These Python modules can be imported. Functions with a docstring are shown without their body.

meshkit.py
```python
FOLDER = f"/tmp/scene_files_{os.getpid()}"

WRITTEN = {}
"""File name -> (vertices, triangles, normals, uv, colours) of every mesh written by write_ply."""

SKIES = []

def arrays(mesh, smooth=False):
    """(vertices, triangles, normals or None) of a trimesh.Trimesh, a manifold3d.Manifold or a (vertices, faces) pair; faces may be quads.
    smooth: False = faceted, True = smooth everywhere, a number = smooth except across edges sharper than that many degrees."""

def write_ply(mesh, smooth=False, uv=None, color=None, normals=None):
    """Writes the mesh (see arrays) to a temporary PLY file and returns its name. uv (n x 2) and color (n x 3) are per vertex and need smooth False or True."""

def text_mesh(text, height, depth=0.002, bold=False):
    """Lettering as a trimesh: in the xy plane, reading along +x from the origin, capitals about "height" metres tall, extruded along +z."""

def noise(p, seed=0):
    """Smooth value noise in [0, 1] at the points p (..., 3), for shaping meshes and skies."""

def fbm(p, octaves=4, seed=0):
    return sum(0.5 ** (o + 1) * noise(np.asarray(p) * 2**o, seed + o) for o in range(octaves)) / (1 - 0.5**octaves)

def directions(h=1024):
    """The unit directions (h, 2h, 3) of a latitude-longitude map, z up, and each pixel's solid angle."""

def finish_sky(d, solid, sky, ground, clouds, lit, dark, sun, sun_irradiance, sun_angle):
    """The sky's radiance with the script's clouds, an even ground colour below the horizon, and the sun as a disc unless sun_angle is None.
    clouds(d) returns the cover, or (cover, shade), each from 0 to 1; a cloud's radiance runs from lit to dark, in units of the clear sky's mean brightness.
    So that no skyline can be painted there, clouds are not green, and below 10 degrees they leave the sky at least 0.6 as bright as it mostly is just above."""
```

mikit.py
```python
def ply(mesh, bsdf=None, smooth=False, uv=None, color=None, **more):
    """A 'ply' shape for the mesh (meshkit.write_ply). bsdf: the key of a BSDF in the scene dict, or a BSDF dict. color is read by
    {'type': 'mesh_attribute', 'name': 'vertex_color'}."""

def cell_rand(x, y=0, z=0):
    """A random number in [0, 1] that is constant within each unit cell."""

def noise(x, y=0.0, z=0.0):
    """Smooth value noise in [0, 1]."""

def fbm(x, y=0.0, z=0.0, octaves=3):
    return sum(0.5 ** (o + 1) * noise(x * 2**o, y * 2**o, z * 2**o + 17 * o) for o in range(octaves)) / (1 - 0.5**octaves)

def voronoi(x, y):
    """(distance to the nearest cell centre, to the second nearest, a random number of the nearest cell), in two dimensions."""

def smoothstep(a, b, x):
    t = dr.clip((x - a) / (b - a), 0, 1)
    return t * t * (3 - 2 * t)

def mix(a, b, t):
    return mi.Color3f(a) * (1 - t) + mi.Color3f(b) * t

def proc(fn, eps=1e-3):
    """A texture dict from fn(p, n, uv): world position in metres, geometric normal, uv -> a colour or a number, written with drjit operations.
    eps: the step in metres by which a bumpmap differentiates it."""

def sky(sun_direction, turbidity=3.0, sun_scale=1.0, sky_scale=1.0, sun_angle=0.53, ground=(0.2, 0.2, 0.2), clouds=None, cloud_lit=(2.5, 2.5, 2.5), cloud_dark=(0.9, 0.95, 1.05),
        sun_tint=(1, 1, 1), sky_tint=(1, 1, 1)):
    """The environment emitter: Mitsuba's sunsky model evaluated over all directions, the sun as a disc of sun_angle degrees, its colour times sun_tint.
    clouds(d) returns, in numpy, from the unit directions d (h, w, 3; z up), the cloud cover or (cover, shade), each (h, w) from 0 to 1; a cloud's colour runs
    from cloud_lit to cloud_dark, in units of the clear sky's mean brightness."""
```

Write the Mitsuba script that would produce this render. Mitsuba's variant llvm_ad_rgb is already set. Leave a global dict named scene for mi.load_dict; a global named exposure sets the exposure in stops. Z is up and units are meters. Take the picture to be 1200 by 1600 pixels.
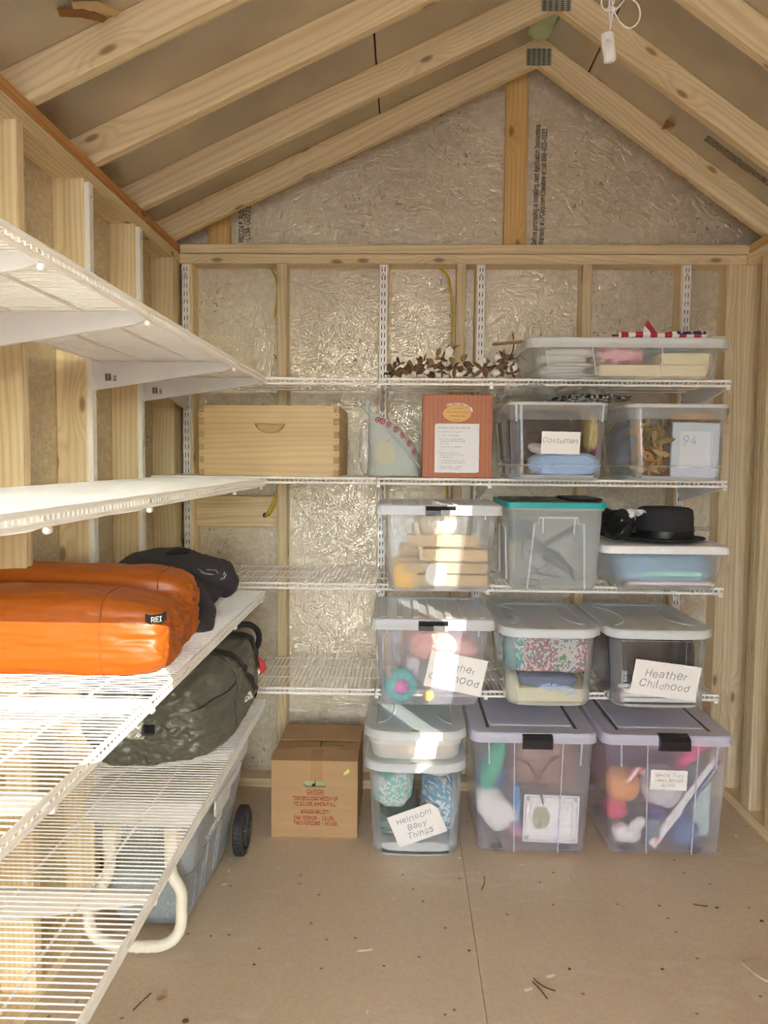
import math, random
import numpy as np, trimesh, drjit as dr, mitsuba as mi
import manifold3d as m3
from shapely.geometry import Polygon, box as sbox, Point
from shapely.ops import unary_union
import mikit, meshkit
from mikit import noise, fbm, voronoi, cell_rand, smoothstep, mix
T = mi.ScalarTransform4f
random.seed(7); rng = np.random.default_rng(7)
scene, labels, used = {}, {}, {}
exposure = 5.95

# ------------------------------------------------------------------ camera, sky, sun
H, F = 1.366, 1200.0
def _basis(yaw=1.43, pitch=3.9, roll=.009):
    y, p = math.radians(yaw), math.radians(pitch)
    f = np.array([-math.sin(y)*math.cos(p), math.cos(y)*math.cos(p), -math.sin(p)])
    r = np.cross(f, [0, 0, 1]); r /= np.linalg.norm(r); u = np.cross(r, f)
    c, s = math.cos(roll), math.sin(roll)
    return r*c + u*s, u*c - r*s, f
CR, CU, CF = _basis()
EYE = np.array([0, 0, H])
def at(x, y, Y):                       # where the line of sight through a measured pixel meets the upright plane at depth Y
    d = CR*(x-600)/F + CU*(800-y)/F + CF
    return EYE + d*(Y/d[1])
scene['camera'] = {'type': 'perspective', 'fov': 2*math.degrees(math.atan(600/F)), 'fov_axis': 'x', 'near_clip': .05, 'far_clip': 200.,
                   'to_world': T().look_at(origin=EYE.tolist(), target=(EYE+CF).tolist(), up=CU.tolist())}
SUN = np.array([.5, -1.0, .33]); SUN /= np.linalg.norm(SUN)
scene['sky'] = mikit.sky(SUN.tolist(), turbidity=3.5, sun_scale=0.0, sky_scale=1.0, ground=(.42, .40, .36), sky_tint=(.82, .97, 1.30),
                         clouds=lambda d: (np.clip((meshkit.fbm(d*3.0, 4)-.38)*3.2, 0, 1), .25*meshkit.noise(d*5)), cloud_lit=(2.3, 2.25, 2.15), cloud_dark=(1.2, 1.2, 1.25))
scene['sun'] = {'type': 'directional', 'direction': (-SUN).tolist(), 'irradiance': {'type': 'rgb', 'value': [.14, .128, .106]}}

# ------------------------------------------------------------------ naming helpers
def numbered(key):
    n = used.get(key, -1) + 1; used[key] = n
    return key if n == 0 else f'{key}_{n:03d}'
def thing(name, label, cat, group=None):
    k = numbered(name); labels[k] = {'label': label, 'category': cat}
    if group: labels[k]['group'] = group
    return k
def shape(mesh, mat, smooth, uv=None, tw=None):
    if isinstance(mat, str) and mat not in scene: mat = 'bsdf_' + mat
    d = mikit.ply(mesh, mat, smooth, uv=uv)
    if tw is not None: d['to_world'] = T(tw)
    return d
def part(parent, name, mesh, mat, smooth=False, label=None, kind=None, uv=None, tw=None):
    k = numbered(parent + '__' + name)
    if isinstance(mesh, tuple) and len(mesh) == 3: mesh, uv = mesh[:2], mesh[2]
    scene[k] = dict(mesh, **({'to_world': T(tw)} if tw is not None else {})) if isinstance(mesh, dict) else shape(mesh, mat, smooth, uv, tw)
    d = {}
    if label: d['label'] = label
    if kind: d['kind'] = kind
    if d: labels[k] = d
    return k
def solo(name, mesh, mat, label, cat, group=None, smooth=False, kind=None):
    k = numbered(name)
    uv = None
    if isinstance(mesh, tuple) and len(mesh) == 3: mesh, uv = mesh[:2], mesh[2]
    scene[k] = shape(mesh, mat, smooth, uv)
    labels[k] = {'label': label, 'category': cat}
    if group: labels[k]['group'] = group
    if kind: labels[k]['kind'] = kind
    return k
def struct(name, label):
    labels[name] = {'kind': 'structure', 'label': label}; used[name] = 0
    return name

# ------------------------------------------------------------------ materials
def lin(h):
    c = np.array([int(h[i:i+2], 16) for i in (1, 3, 5)])/255.0
    return np.where(c <= .04045, c/12.92, ((c+.055)/1.055)**2.4).tolist()
def rgb(c): return {'type': 'rgb', 'value': list(c) if not isinstance(c, str) else lin(c)}
def mat(name, col, rough=.6, **k):
    name = 'bsdf_' + name
    if name not in scene:
        b = {'type': 'principled', 'base_color': col if isinstance(col, dict) else rgb(col), 'roughness': rough, **k}
        scene[name] = {'type': 'twosided', 'bsdf': b}
    return name
def wood_fn(tint, knot=.5, con=1.0):
    tint = np.array(tint)
    def fn(p, n, uv):
        u, v = mi.Float(uv.x), mi.Float(uv.y)
        bid = dr.floor(u/10.0)
        warp = fbm(u*1.3, v*9.0, bid*3.1, 2)
        k1, k2, kr = voronoi(u*3.6, v*9.0)
        kn = (1-smoothstep(.04, .115, k1))*dr.select(kr < knot, 1.0, 0.0)
        halo = (1-smoothstep(.1, .42, k1))*dr.select(kr < knot, 1.0, 0.0)
        ring = dr.sin((v*55 + 5.5*warp + 1.6*halo)*6.2832)*.5+.5
        fine = noise(u*6, v*420, bid)
        streak = noise(u*.9, v*40, bid+5)
        t = dr.clip(.30*ring*ring + .22*fine + .40*streak, 0, 1)*con
        base = mix((tint*1.16).tolist(), (tint*np.array([.74, .66, .53])).tolist(), t)
        base = mix(base, (tint*np.array([.82, .70, .52])).tolist(), halo*.22)
        base = mix(base, (tint*np.array([.30, .20, .12])).tolist(), kn*.75)
        return base*(.90 + .2*cell_rand(bid, 7, 1))
    return fn
scene['wood'] = {'type': 'twosided', 'bsdf': {'type': 'principled', 'base_color': mikit.proc(wood_fn((.715, .60, .405), .3)), 'roughness': .62, 'specular': .35}}
scene['wood_amber'] = {'type': 'twosided', 'bsdf': {'type': 'principled', 'base_color': mikit.proc(wood_fn((.64, .43, .18), .35, 1.0)), 'roughness': .6}}
scene['wood_rust'] = {'type': 'twosided', 'bsdf': {'type': 'principled', 'base_color': mikit.proc(wood_fn((.52, .27, .10), .2, 1.3)), 'roughness': .6}}
scene['wood_box'] = {'type': 'twosided', 'bsdf': {'type': 'principled', 'base_color': mikit.proc(wood_fn((.50, .365, .19), .12, .8)), 'roughness': .5}}
def strands(a, b, s=1.0):
    """relief of pressed wood strands lying every way, 0..1"""
    h = 0
    for i, ang in enumerate((.3, 1.35, 2.4)):
        c, s_ = math.cos(ang), math.sin(ang)
        x, y = (a*c + b*s_)*s, (-a*s_ + b*c)*s
        f1, f2, r = voronoi(x*22 + i*7, y*95)
        h = h + r*smoothstep(.0, .25, f2-f1)
    return h/3
def osb_col(p, n, uv):
    a, b = p.x + p.y*.73, p.z
    big = fbm(a*3, b*3, 2.0, 3)
    st = strands(a, b)
    spk = smoothstep(.86, .90, noise(a*110, b*90, 4.))*smoothstep(.60, .75, noise(a*7, b*7, 8.))
    c = mix((.60, .53, .415), (.88, .81, .67), dr.clip(.30 + .45*(big-.5)*2 + 1.0*(st-.35), 0, 1))
    return mix(c, (.16, .12, .09), spk*.6)
def osb_h(p, n, uv): return strands(p.x + p.y*.73, p.z)
scene['sheathing'] = {'type': 'twosided', 'bsdf': {'type': 'bumpmap', 'arbitrary': mikit.proc(osb_h, .0012), 'scale': .0042, 'bsdf': {
    'type': 'principled', 'base_color': mikit.proc(osb_col), 'roughness': .32, 'metallic': .45, 'specular': .6}}}
def foil_col(p, n, uv):
    a, b = p.x, p.y
    big = fbm(a*4, b*4, 1.0, 3)
    perf = (1-smoothstep(.10, .16, dr.sqrt(dr.square(a*90-dr.floor(a*90)-.5)+dr.square(b*90-dr.floor(b*90)-.5))))
    c = mix((.47, .43, .35), (.67, .62, .52), dr.clip(big*1.3-.2, 0, 1))
    return c*(1-.14*perf)
def foil_h(p, n, uv): return .6*strands(p.x, p.y, .8) + .7*fbm(p.x*7, p.y*7, 3., 2)
scene['foil'] = {'type': 'twosided', 'bsdf': {'type': 'bumpmap', 'arbitrary': mikit.proc(foil_h, .0015), 'scale': .0012, 'bsdf': {
    'type': 'principled', 'base_color': mikit.proc(foil_col), 'roughness': .34, 'metallic': .55}}}
def floor_col(p, n, uv):
    a, b = p.x, p.y
    big = fbm(a*2.2, b*2.2, 1.0, 4)
    scuff = smoothstep(.66, .8, noise(a*5, b*9, 6.))*smoothstep(.55, .8, noise(a*26, b*60, 3.))
    d1, d2, r = voronoi(a*15, b*15)
    speck = (1-smoothstep(.05, .09, d1))*dr.select(r < .09, 1.0, 0.0)
    c = mix((.555, .45, .325), (.635, .525, .395), big)*(.95+.1*noise(a*160, b*160, 2.))
    c = mix(c, (.66, .58, .49), scuff*.4)
    return mix(c, (.20, .13, .08), speck*.75)
scene['floor_paint'] = {'type': 'twosided', 'bsdf': {'type': 'principled', 'base_color': mikit.proc(floor_col), 'roughness': .5, 'specular': .4}}
WHITE = mat('white_epoxy', (.84, .84, .82), .32, specular=.5)
BRK = mat('bracket_white', (.74, .76, .78), .42)
STEEL = mat('zinc_steel', (.42, .44, .41), .38, metallic=.8)
INK = mat('ink_black', (.018, .017, .018), .7)
DARK = mat('black_plastic', (.016, .017, .022), .28)
RUBBER = mat('black_rubber', (.03, .03, .035), .6)
PAPER = mat('white_paper', (.82, .82, .82), .75)
PENCIL = mat('pencil_grey', (.30, .32, .36), .8)
REDINK = mat('red_ink', (.30, .012, .010), .7)
def clear(name, tint, w, rough=.35, ior=1.25):
    name = 'bsdf_' + name
    scene[name] = {'type': 'blendbsdf', 'weight': w, 'a': {'type': 'thindielectric', 'int_ior': ior},
                   'b': {'type': 'principledthin', 'base_color': rgb(tint), 'diff_trans': .5, 'roughness': rough, 'spec_trans': 0.0}}
    return name
CLEAR = clear('plastic_clear', (.84, .90, .96), .17)
GLASSY = 'bsdf_plastic_thin'; scene[GLASSY] = {'type': 'thindielectric', 'int_ior': 1.6, 'specular_transmittance': rgb((.90, .94, .98))}
MILK = clear('plastic_milky', (.88, .93, .97), .60)
LILAC = clear('plastic_lilac', (.76, .79, .98), .20)
LILACM = clear('plastic_lilac_rim', (.80, .83, .98), .70)
HAZE = clear('plastic_hazy', (.78, .87, .91), .32)
FILM = clear('plastic_film', (.9, .9, .92), .16, .2, 1.5)
scene['bsdf_pane_glass'] = {'type': 'thindielectric'}
def cloth(name, col, bump=0.0):
    return mat(name, col, .85, sheen=.3)

# ------------------------------------------------------------------ mesh helpers (each returns (vertices, faces))
def cat(*ms):
    ms = [m for m in ms if m is not None]
    vs, fs, o = [], [], 0
    for m in ms:
        v, f = (np.asarray(m.vertices), np.asarray(m.faces)) if hasattr(m, 'vertices') else (np.asarray(m[0], float), np.asarray(m[1], int))
        if f.shape[1] == 4: f = np.vstack([f[:, [0, 1, 2]], f[:, [0, 2, 3]]])
        vs.append(v); fs.append(f + o); o += len(v)
    return np.vstack(vs), np.vstack(fs)
def xf(m, M): 
    v, f = (np.asarray(m.vertices), np.asarray(m.faces)) if hasattr(m, 'vertices') else m[:2]
    M = np.asarray(M, float)
    return v @ M[:3, :3].T + M[:3, 3], (f[:, ::-1] if np.linalg.det(M[:3, :3]) < 0 else f)
def tr(x=0, y=0, z=0): M = np.eye(4); M[:3, 3] = x, y, z; return M
def rot(ax, deg):
    return trimesh.transformations.rotation_matrix(math.radians(deg), ax)
def frame(o, x, y):
    x = np.array(x, float); x /= np.linalg.norm(x); z = np.cross(x, y); z /= np.linalg.norm(z)
    M = np.eye(4); M[:3, 0], M[:3, 1], M[:3, 2], M[:3, 3] = x, np.cross(z, x), z, o
    return M
def bx(x0, x1, y0, y1, z0, z1, c=0.0):
    x0, x1 = min(x0, x1), max(x0, x1); y0, y1 = min(y0, y1), max(y0, y1); z0, z1 = min(z0, z1), max(z0, z1)
    if c <= 0:
        m = trimesh.creation.box((x1-x0, y1-y0, z1-z0)); return np.array(m.vertices) + [(x0+x1)/2, (y0+y1)/2, (z0+z1)/2], np.array(m.faces)
    c = min(c, .45*min(x1-x0, y1-y0, z1-z0)); P = []
    for sx in (0, 1):
        for sy in (0, 1):
            for sz in (0, 1):
                p = np.array([(x0, x1)[sx], (y0, y1)[sy], (z0, z1)[sz]]); d = np.array([1-2*sx, 1-2*sy, 1-2*sz])*c
                for a in range(3):
                    q = p + d; q[a] = p[a]; P.append(q)
    h = trimesh.convex.convex_hull(np.array(P)); return np.array(h.vertices), np.array(h.faces)
def ring_faces(n, m, closed=True):
    k = n if closed else n-1
    i, j = np.meshgrid(np.arange(m-1), np.arange(k), indexing='ij')
    return np.stack([i*n+j, i*n+(j+1) % n, (i+1)*n+(j+1) % n, (i+1)*n+j], -1).reshape(-1, 4)
def loft(rings, cap0=True, cap1=True):
    n, m = len(rings[0]), len(rings); v = np.vstack(rings); q = ring_faces(n, m)
    f = [np.vstack([q[:, [0, 1, 2]], q[:, [0, 2, 3]]])]
    if cap0: v = np.vstack([v, rings[0].mean(0)]); j = np.arange(n); f.append(np.stack([(j+1) % n, j, j*0+len(v)-1], 1))
    if cap1: v = np.vstack([v, rings[-1].mean(0)]); j = np.arange(n)+(m-1)*n; f.append(np.stack([j, (j-(m-1)*n+1) % n+(m-1)*n, j*0+len(v)-1], 1))
    return v, np.vstack(f)
def tube(pts, r, n=6, caps=True):
    p = np.asarray(pts, float); t = np.gradient(p, axis=0); t /= np.linalg.norm(t, axis=1, keepdims=True)+1e-12
    r = np.broadcast_to(r, len(p)); a0 = np.array([0, 0, 1.0]) if abs(t[0, 2]) < .9 else np.array([1.0, 0, 0])
    rings, ang = [], np.arange(n)*2*np.pi/n
    a = np.cross(t[0], a0); a /= np.linalg.norm(a)
    for i in range(len(p)):
        a = a - t[i]*(a @ t[i]); a /= np.linalg.norm(a)+1e-12; b = np.cross(t[i], a)
        rings.append(p[i] + r[i]*(np.cos(ang)[:, None]*a + np.sin(ang)[:, None]*b))
    return loft(rings, caps, caps)
def spline(pts, n=24):
    from scipy.interpolate import CubicSpline
    p = np.asarray(pts, float); s = np.r_[0, np.cumsum(np.linalg.norm(np.diff(p, axis=0), axis=1))]
    return CubicSpline(s, p)(np.linspace(0, s[-1], n))
def rrect(x0, x1, y0, y1, z, r, n=5, bow=0.0):
    """ring of a rounded rectangle at height z, anticlockwise from above; bow pushes the front (low y) edge outward"""
    r = min(r, .49*(x1-x0), .49*(y1-y0)); P = []
    for cx, cy, a0 in ((x1-r, y0+r, -90), (x1-r, y1-r, 0), (x0+r, y1-r, 90), (x0+r, y0+r, 180)):
        for k in range(n+1):
            a = math.radians(a0 + 90*k/n); P.append((cx+r*math.cos(a), cy+r*math.sin(a), z))
    w = np.linspace(x0+r, x1-r, 9)[1:-1]
    P = np.array(P + [(x, y0, z) for x in w])
    if bow: 
        c, h = (x0+x1)/2, (x1-x0)/2; f = np.clip((P[:, 1]-(y0+y1)/2)/((y0-y1)/2), 0, 1)
        P[:, 1] -= bow*np.clip(1-((P[:, 0]-c)/h)**2, 0, 1)*(f > .6)
    return P
def lathe(prof, n=24, M=None):
    a = np.arange(n)*2*np.pi/n
    m = loft([np.stack([r*np.cos(a), r*np.sin(a), a*0+z], 1) for r, z in prof], prof[0][0] > 1e-6, prof[-1][0] > 1e-6)
    return xf(m, M) if M is not None else m
def extr(poly, h, M=None):
    ms = [trimesh.creation.extrude_polygon(g, h, engine='earcut') for g in getattr(poly, 'geoms', [poly])]
    m = cat(*ms); return xf(m, M) if M is not None else m
_txt = {}
def text(s, h, M=None, bold=False, depth=.0004):
    if (s, bold) not in _txt: m = meshkit.text_mesh(s, 1.0, 1.0, bold); _txt[s, bold] = (np.array(m.vertices), np.array(m.faces))
    v, f = _txt[s, bold]; m = (v*[h, h, depth], f)
    return xf(m, M) if M is not None else m
def text_w(s, h, bold=False): text(s, 1, None, bold); return _txt[s, bold][0][:, 0].max()*h
def centred(s, h, y, bold=False, depth=.0004):
    m = text(s, h, None, bold, depth); v = m[0].copy(); v[:, 0] -= (v[:, 0].max()+v[:, 0].min())/2; v[:, 1] += y
    return v, m[1]
def hand(s, h, y=0, seed=0, cx=0):
    r, out, x = np.random.default_rng(seed), [], 0
    for ch in s:
        if ch == ' ': x += h*.5; continue
        v, f = text(ch, h*(1+.10*r.normal())); v = v.copy(); x0 = v[:, 0].min(); v[:, 0] -= x0
        w = v[:, 0].max(); v[:, 0] += .14*v[:, 1] + x; v[:, 1] += h*.06*r.normal(); x += w + h*.2; out.append((v, f))
    v, f = cat(*out); v[:, 0] += cx - x/2; v[:, 1] += y
    return v, f
_ico = {}
def ico(s):
    if s not in _ico: m = trimesh.creation.icosphere(subdivisions=s); _ico[s] = (np.array(m.vertices), np.array(m.faces))
    return _ico[s]
def lump(c, s, p=2.6, amp=.06, freq=3.0, seed=0, sub=4, rotz=0, tilt=0):
    """a soft superquadric: cushions, folded cloth, plush"""
    v, f = ico(sub); d = v.copy()
    k = (np.abs(d)**p).sum(1)**(-1/p); q = d*k[:, None]
    nz = meshkit.fbm(d*freq + seed*3.7 + 20, 3, seed) - .5; q = q*(1 + 2*amp*nz)[:, None]
    q = q*np.asarray(s)
    M = rot([0, 0, 1], rotz) @ rot([0, 1, 0], tilt)
    return q @ M[:3, :3].T + c, f
def folded(x0, x1, y0, y1, z0, z1, layers=3, amp=.1, seed=0):
    """a folded cloth: soft slabs one on another that meet at a rounded fold"""
    out, h = [], (z1-z0)/layers
    for i in range(layers):
        r = np.random.default_rng(seed*9+i); e = .012*r.normal(size=4)
        out.append(lump(((x0+x1)/2+e[0], (y0+y1)/2+e[1], z0+h*(i+.5)), ((x1-x0)/2+e[2]*.3, (y1-y0)/2+e[3]*.3, h*.56), 4.5, amp, 4, seed*5+i, 4))
    return cat(*out)
def skin(chains, edge=.02, it=12, amp=0, freq=8, seed=0):
    ms = []
    for ch in chains:
        sp = [m3.Manifold.sphere(r, 20).translate(tuple(map(float, p))) for p, r in ch]
        ms += [m3.Manifold.batch_hull([a, b]) for a, b in zip(sp, sp[1:])] if len(sp) > 1 else sp
    m = m3.Manifold.batch_boolean(ms, m3.OpType.Add).refine_to_length(edge).to_mesh()
    t = trimesh.Trimesh(m.vert_properties[:, :3], m.tri_verts, process=True)
    trimesh.smoothing.filter_taubin(t, lamb=.6, nu=.53, iterations=it)
    v = np.array(t.vertices)
    if amp: v = v + np.array(t.vertex_normals)*(amp*2*(meshkit.fbm(v*freq+31, 3, seed)-.5))[:, None]
    return v, np.array(t.faces)
_bid = [0]
def board(a, b, wdir, w, t, c=.003, cutA=None, cutB=None):
    """a planed board from a to b (centre line), w wide along wdir, t thick, eased edges; uv in metres along and around, a tile of its own for each"""
    a, b, wd = (np.asarray(q, float) for q in (a, b, wdir)); d = b-a; L = np.linalg.norm(d); d /= L
    wd = wd - d*(wd @ d); wd /= np.linalg.norm(wd); td = np.cross(d, wd); w2, t2 = w/2, t/2
    pr = [(w2-c, -t2), (w2, -t2+c), (w2, t2-c), (w2-c, t2), (-w2+c, t2), (-w2, t2-c), (-w2, -t2+c), (-w2+c, -t2)]
    pr.append(pr[0]); per = np.r_[0, np.cumsum([math.dist(p, q) for p, q in zip(pr, pr[1:])])]
    _bid[0] += 1; off = 10*_bid[0] + 1; V, UV, Fc = [], [], []
    for e, (o, cut) in enumerate(((a, cutA), (b, cutB))):
        for (x, y), s in zip(pr, per):
            p = o + wd*x + td*y
            if cut is not None: cut = np.asarray(cut, float); p = p - d*(((p-o) @ cut)/(d @ cut))
            V.append(p); UV.append((off + (p-a) @ d, s + .37*_bid[0] % 5))
    for j in range(8): Fc += [(j, j+1, 9+j+1), (j, 9+j+1, 9+j)]
    for e in (0, 1):
        o = len(V); V += V[9*e:9*e+8]; UV += [(off+5+p[1]*.3, p[0]*1.0) for p in pr[:8]]
        for j in range(1, 7): Fc.append((o, o+j+1, o+j) if e == 0 else (o, o+j, o+j+1))
    return np.array(V), np.array(Fc), np.array(UV)
def plank(x0, x1, y0, y1, z0, z1, axis, c=.003):
    lo, hi = np.array([x0, y0, z0]), np.array([x1, y1, z1]); m = (lo+hi)/2; a, b = m.copy(), m.copy(); a[axis], b[axis] = lo[axis], hi[axis]
    o = [i for i in range(3) if i != axis]; i = o[0] if hi[o[0]]-lo[o[0]] > hi[o[1]]-lo[o[1]] else o[1]; j = o[1] if i == o[0] else o[0]
    wd = np.zeros(3); wd[i] = 1
    return board(a, b, wd, hi[i]-lo[i], hi[j]-lo[j], c)

# ------------------------------------------------------------------ the shed: floor, walls, roof
YB, YS = 3.10, 3.189                    # faces of the back studs and of the sheathing behind them
XL, XLS, XR, XRS = -.90, -.989, 1.335, 1.424
YF = -1.6                               # front wall, behind the camera, with the open double door
ZP0, ZP1, ZP2 = 2.14, 2.178, 2.216      # underside of the two top plates, their joint, their top
ZR, XRG = 2.866, .4915                  # underside of the rafters at the ridge
SL, SR = .465, .715
fl = struct('floor', 'tan painted wood floor of the shed')
part(fl, 'floor_panel', bx(XLS, .2173, YF-.1, YS, -.02, 0), 'floor_paint'); part(fl, 'floor_panel', bx(.2187, XRS, YF-.1, YS, -.02, 0), 'floor_paint')
part(fl, 'joist_deck', bx(XLS, XRS, YF-.1, YS, -.06, -.0205), mat('dark_gap', (.05, .04, .03), .9))
wb = struct('wall_back', 'back gable wall of pine studs and foil faced sheathing')
part(wb, 'sheathing_panel', bx(XLS, .7155, YS, YS+.011, 0, 2.2), 'sheathing'); part(wb, 'sheathing_panel', bx(.7175, XRS, YS, YS+.011, 0, 2.2), 'sheathing')
zl = lambda x: ZR + .0975 + SL*(x-XRG)
zr = lambda x: ZR + .1095 - SR*(x-XRG)
xt = XRG + .012/(SL+SR)
g = Polygon([(XLS, 2.203), (XRS, 2.203), (XRS, zr(XRS)), (xt, zr(xt)), (XLS, zl(XLS))])
part(wb, 'gable_panel', extr(g, .011, frame((0, YS+.011, 0), (1, 0, 0), (0, 0, 1))), 'sheathing')
part(wb, 'top_plate', plank(XL, XR, YB, YS, ZP0, ZP1, 0), 'wood'); part(wb, 'top_plate', plank(XL, XR+.01, YB, YS, ZP1+.0025, ZP2, 0), 'wood')
part(wb, 'bottom_plate', plank(XL, XR, YB, YS, 0, .038, 0), 'wood')
for x0, x1 in ((-.888, -.850), (-.512, -.474), (-.105, -.067), (.278, .316), (.697, .735), (1.082, 1.120), (1.262, 1.300), (1.3005, 1.335)):
    part(wb, 'stud', plank(x0, x1, YB, YS, .038, ZP0, 2), 'wood')
part(wb, 'stud', board((.192+.018, (YB+YS)/2, .038), (.203+.018, (YB+YS)/2, ZP0), (0, 1, 0), YS-YB, .036), 'wood')
part(wb, 'gable_post', plank(.391, .478, YS-.038, YS, ZP2, 2.93, 2), 'wood_amber')
part(wb, 'gable_stud', plank(-.80, -.712, YS-.038, YS, ZP2, 2.42, 2), 'wood_amber')
part(wb, 'backing_board', plank(-.85, -.512, YS-.05, YS-.012, 1.085, 1.212, 0), 'wood')
wl = struct('wall_left', 'left wall of pine studs and foil faced sheathing')
part(wl, 'sheathing_panel', bx(XLS-.011, XLS, YF, 1.2, 0, 2.265), 'sheathing'); part(wl, 'sheathing_panel', bx(XLS-.011, XLS, 1.202, YS, 0, 2.265), 'sheathing')
for y in (-1.45, -1.05, -.63, -.22, .18, .59, .99, 1.39, 1.80, 2.172, 2.585): part(wl, 'stud', plank(XLS, XL, y, y+.038, .038, ZP0, 2), 'wood')
for y in (3.005, 3.0435, 3.082): part(wl, 'stud', plank(XLS+(.0 if y < 3.04 else .02), XL-(.0 if y < 3.04 else .006), y, y+.038, .038, ZP0, 2), 'wood')
part(wl, 'bottom_plate', plank(XLS, XL, YF, YS-.09, 0, .038, 1), 'wood')
part(wl, 'top_plate', plank(XLS, XL, YF, YB+.02, ZP0, ZP1, 1), 'wood'); part(wl, 'top_plate', plank(XLS, XL-.004, YF, YB+.02, ZP1+.0008, ZP2, 1), 'wood_rust')
wr = struct('wall_right', 'right wall of pine studs and foil faced sheathing')
# a narrow opening at the hinge side of the side door lets the late sun in as a leaning strip
SLY0, SLY1 = .74, .85
sl = sbox(YF, 0, YS, 2.30).difference(Polygon([(-.255, 1.22), (-.075, 1.22), (.07, 2.10), (-.12, 2.10)]))
part(wr, 'sheathing_panel', extr(sl, .011, frame((XRS, 0, 0), (0, 1, 0), (0, 0, 1))), 'sheathing')
for y in (-1.5, -1.1, -.7, -.3, .3, .7, 1.1, 1.5, 1.9, 2.3, 2.73, 2.93, 3.1): part(wr, 'stud', plank(XR, XRS, y, y+.038, .038, ZP0, 2), 'wood')
part(wr, 'stud', plank(XR+.0, XRS, 2.892, 2.9295, .038, ZP0, 2), 'wood')
part(wr, 'bottom_plate', plank(XR-.012, XRS, YF, YB, 0, .038, 1), 'wood')
part(wr, 'top_plate', plank(XR, XRS, YF, YB-.005, ZP0, ZP1, 1), 'wood'); part(wr, 'top_plate', plank(XR+.006, XRS, YF, YB-.005, ZP1+.0008, ZP2, 1), 'wood_amber')
wf = struct('wall_front', 'front wall with the open double door')
dz = 2.14
for x0, x1, z0, z1 in ((1.16, XRS, 0, dz), (XLS, XRS, dz, 2.25)): part(wf, 'sheathing_panel', bx(x0, x1, YF-.011, YF, z0, z1), 'sheathing')
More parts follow.
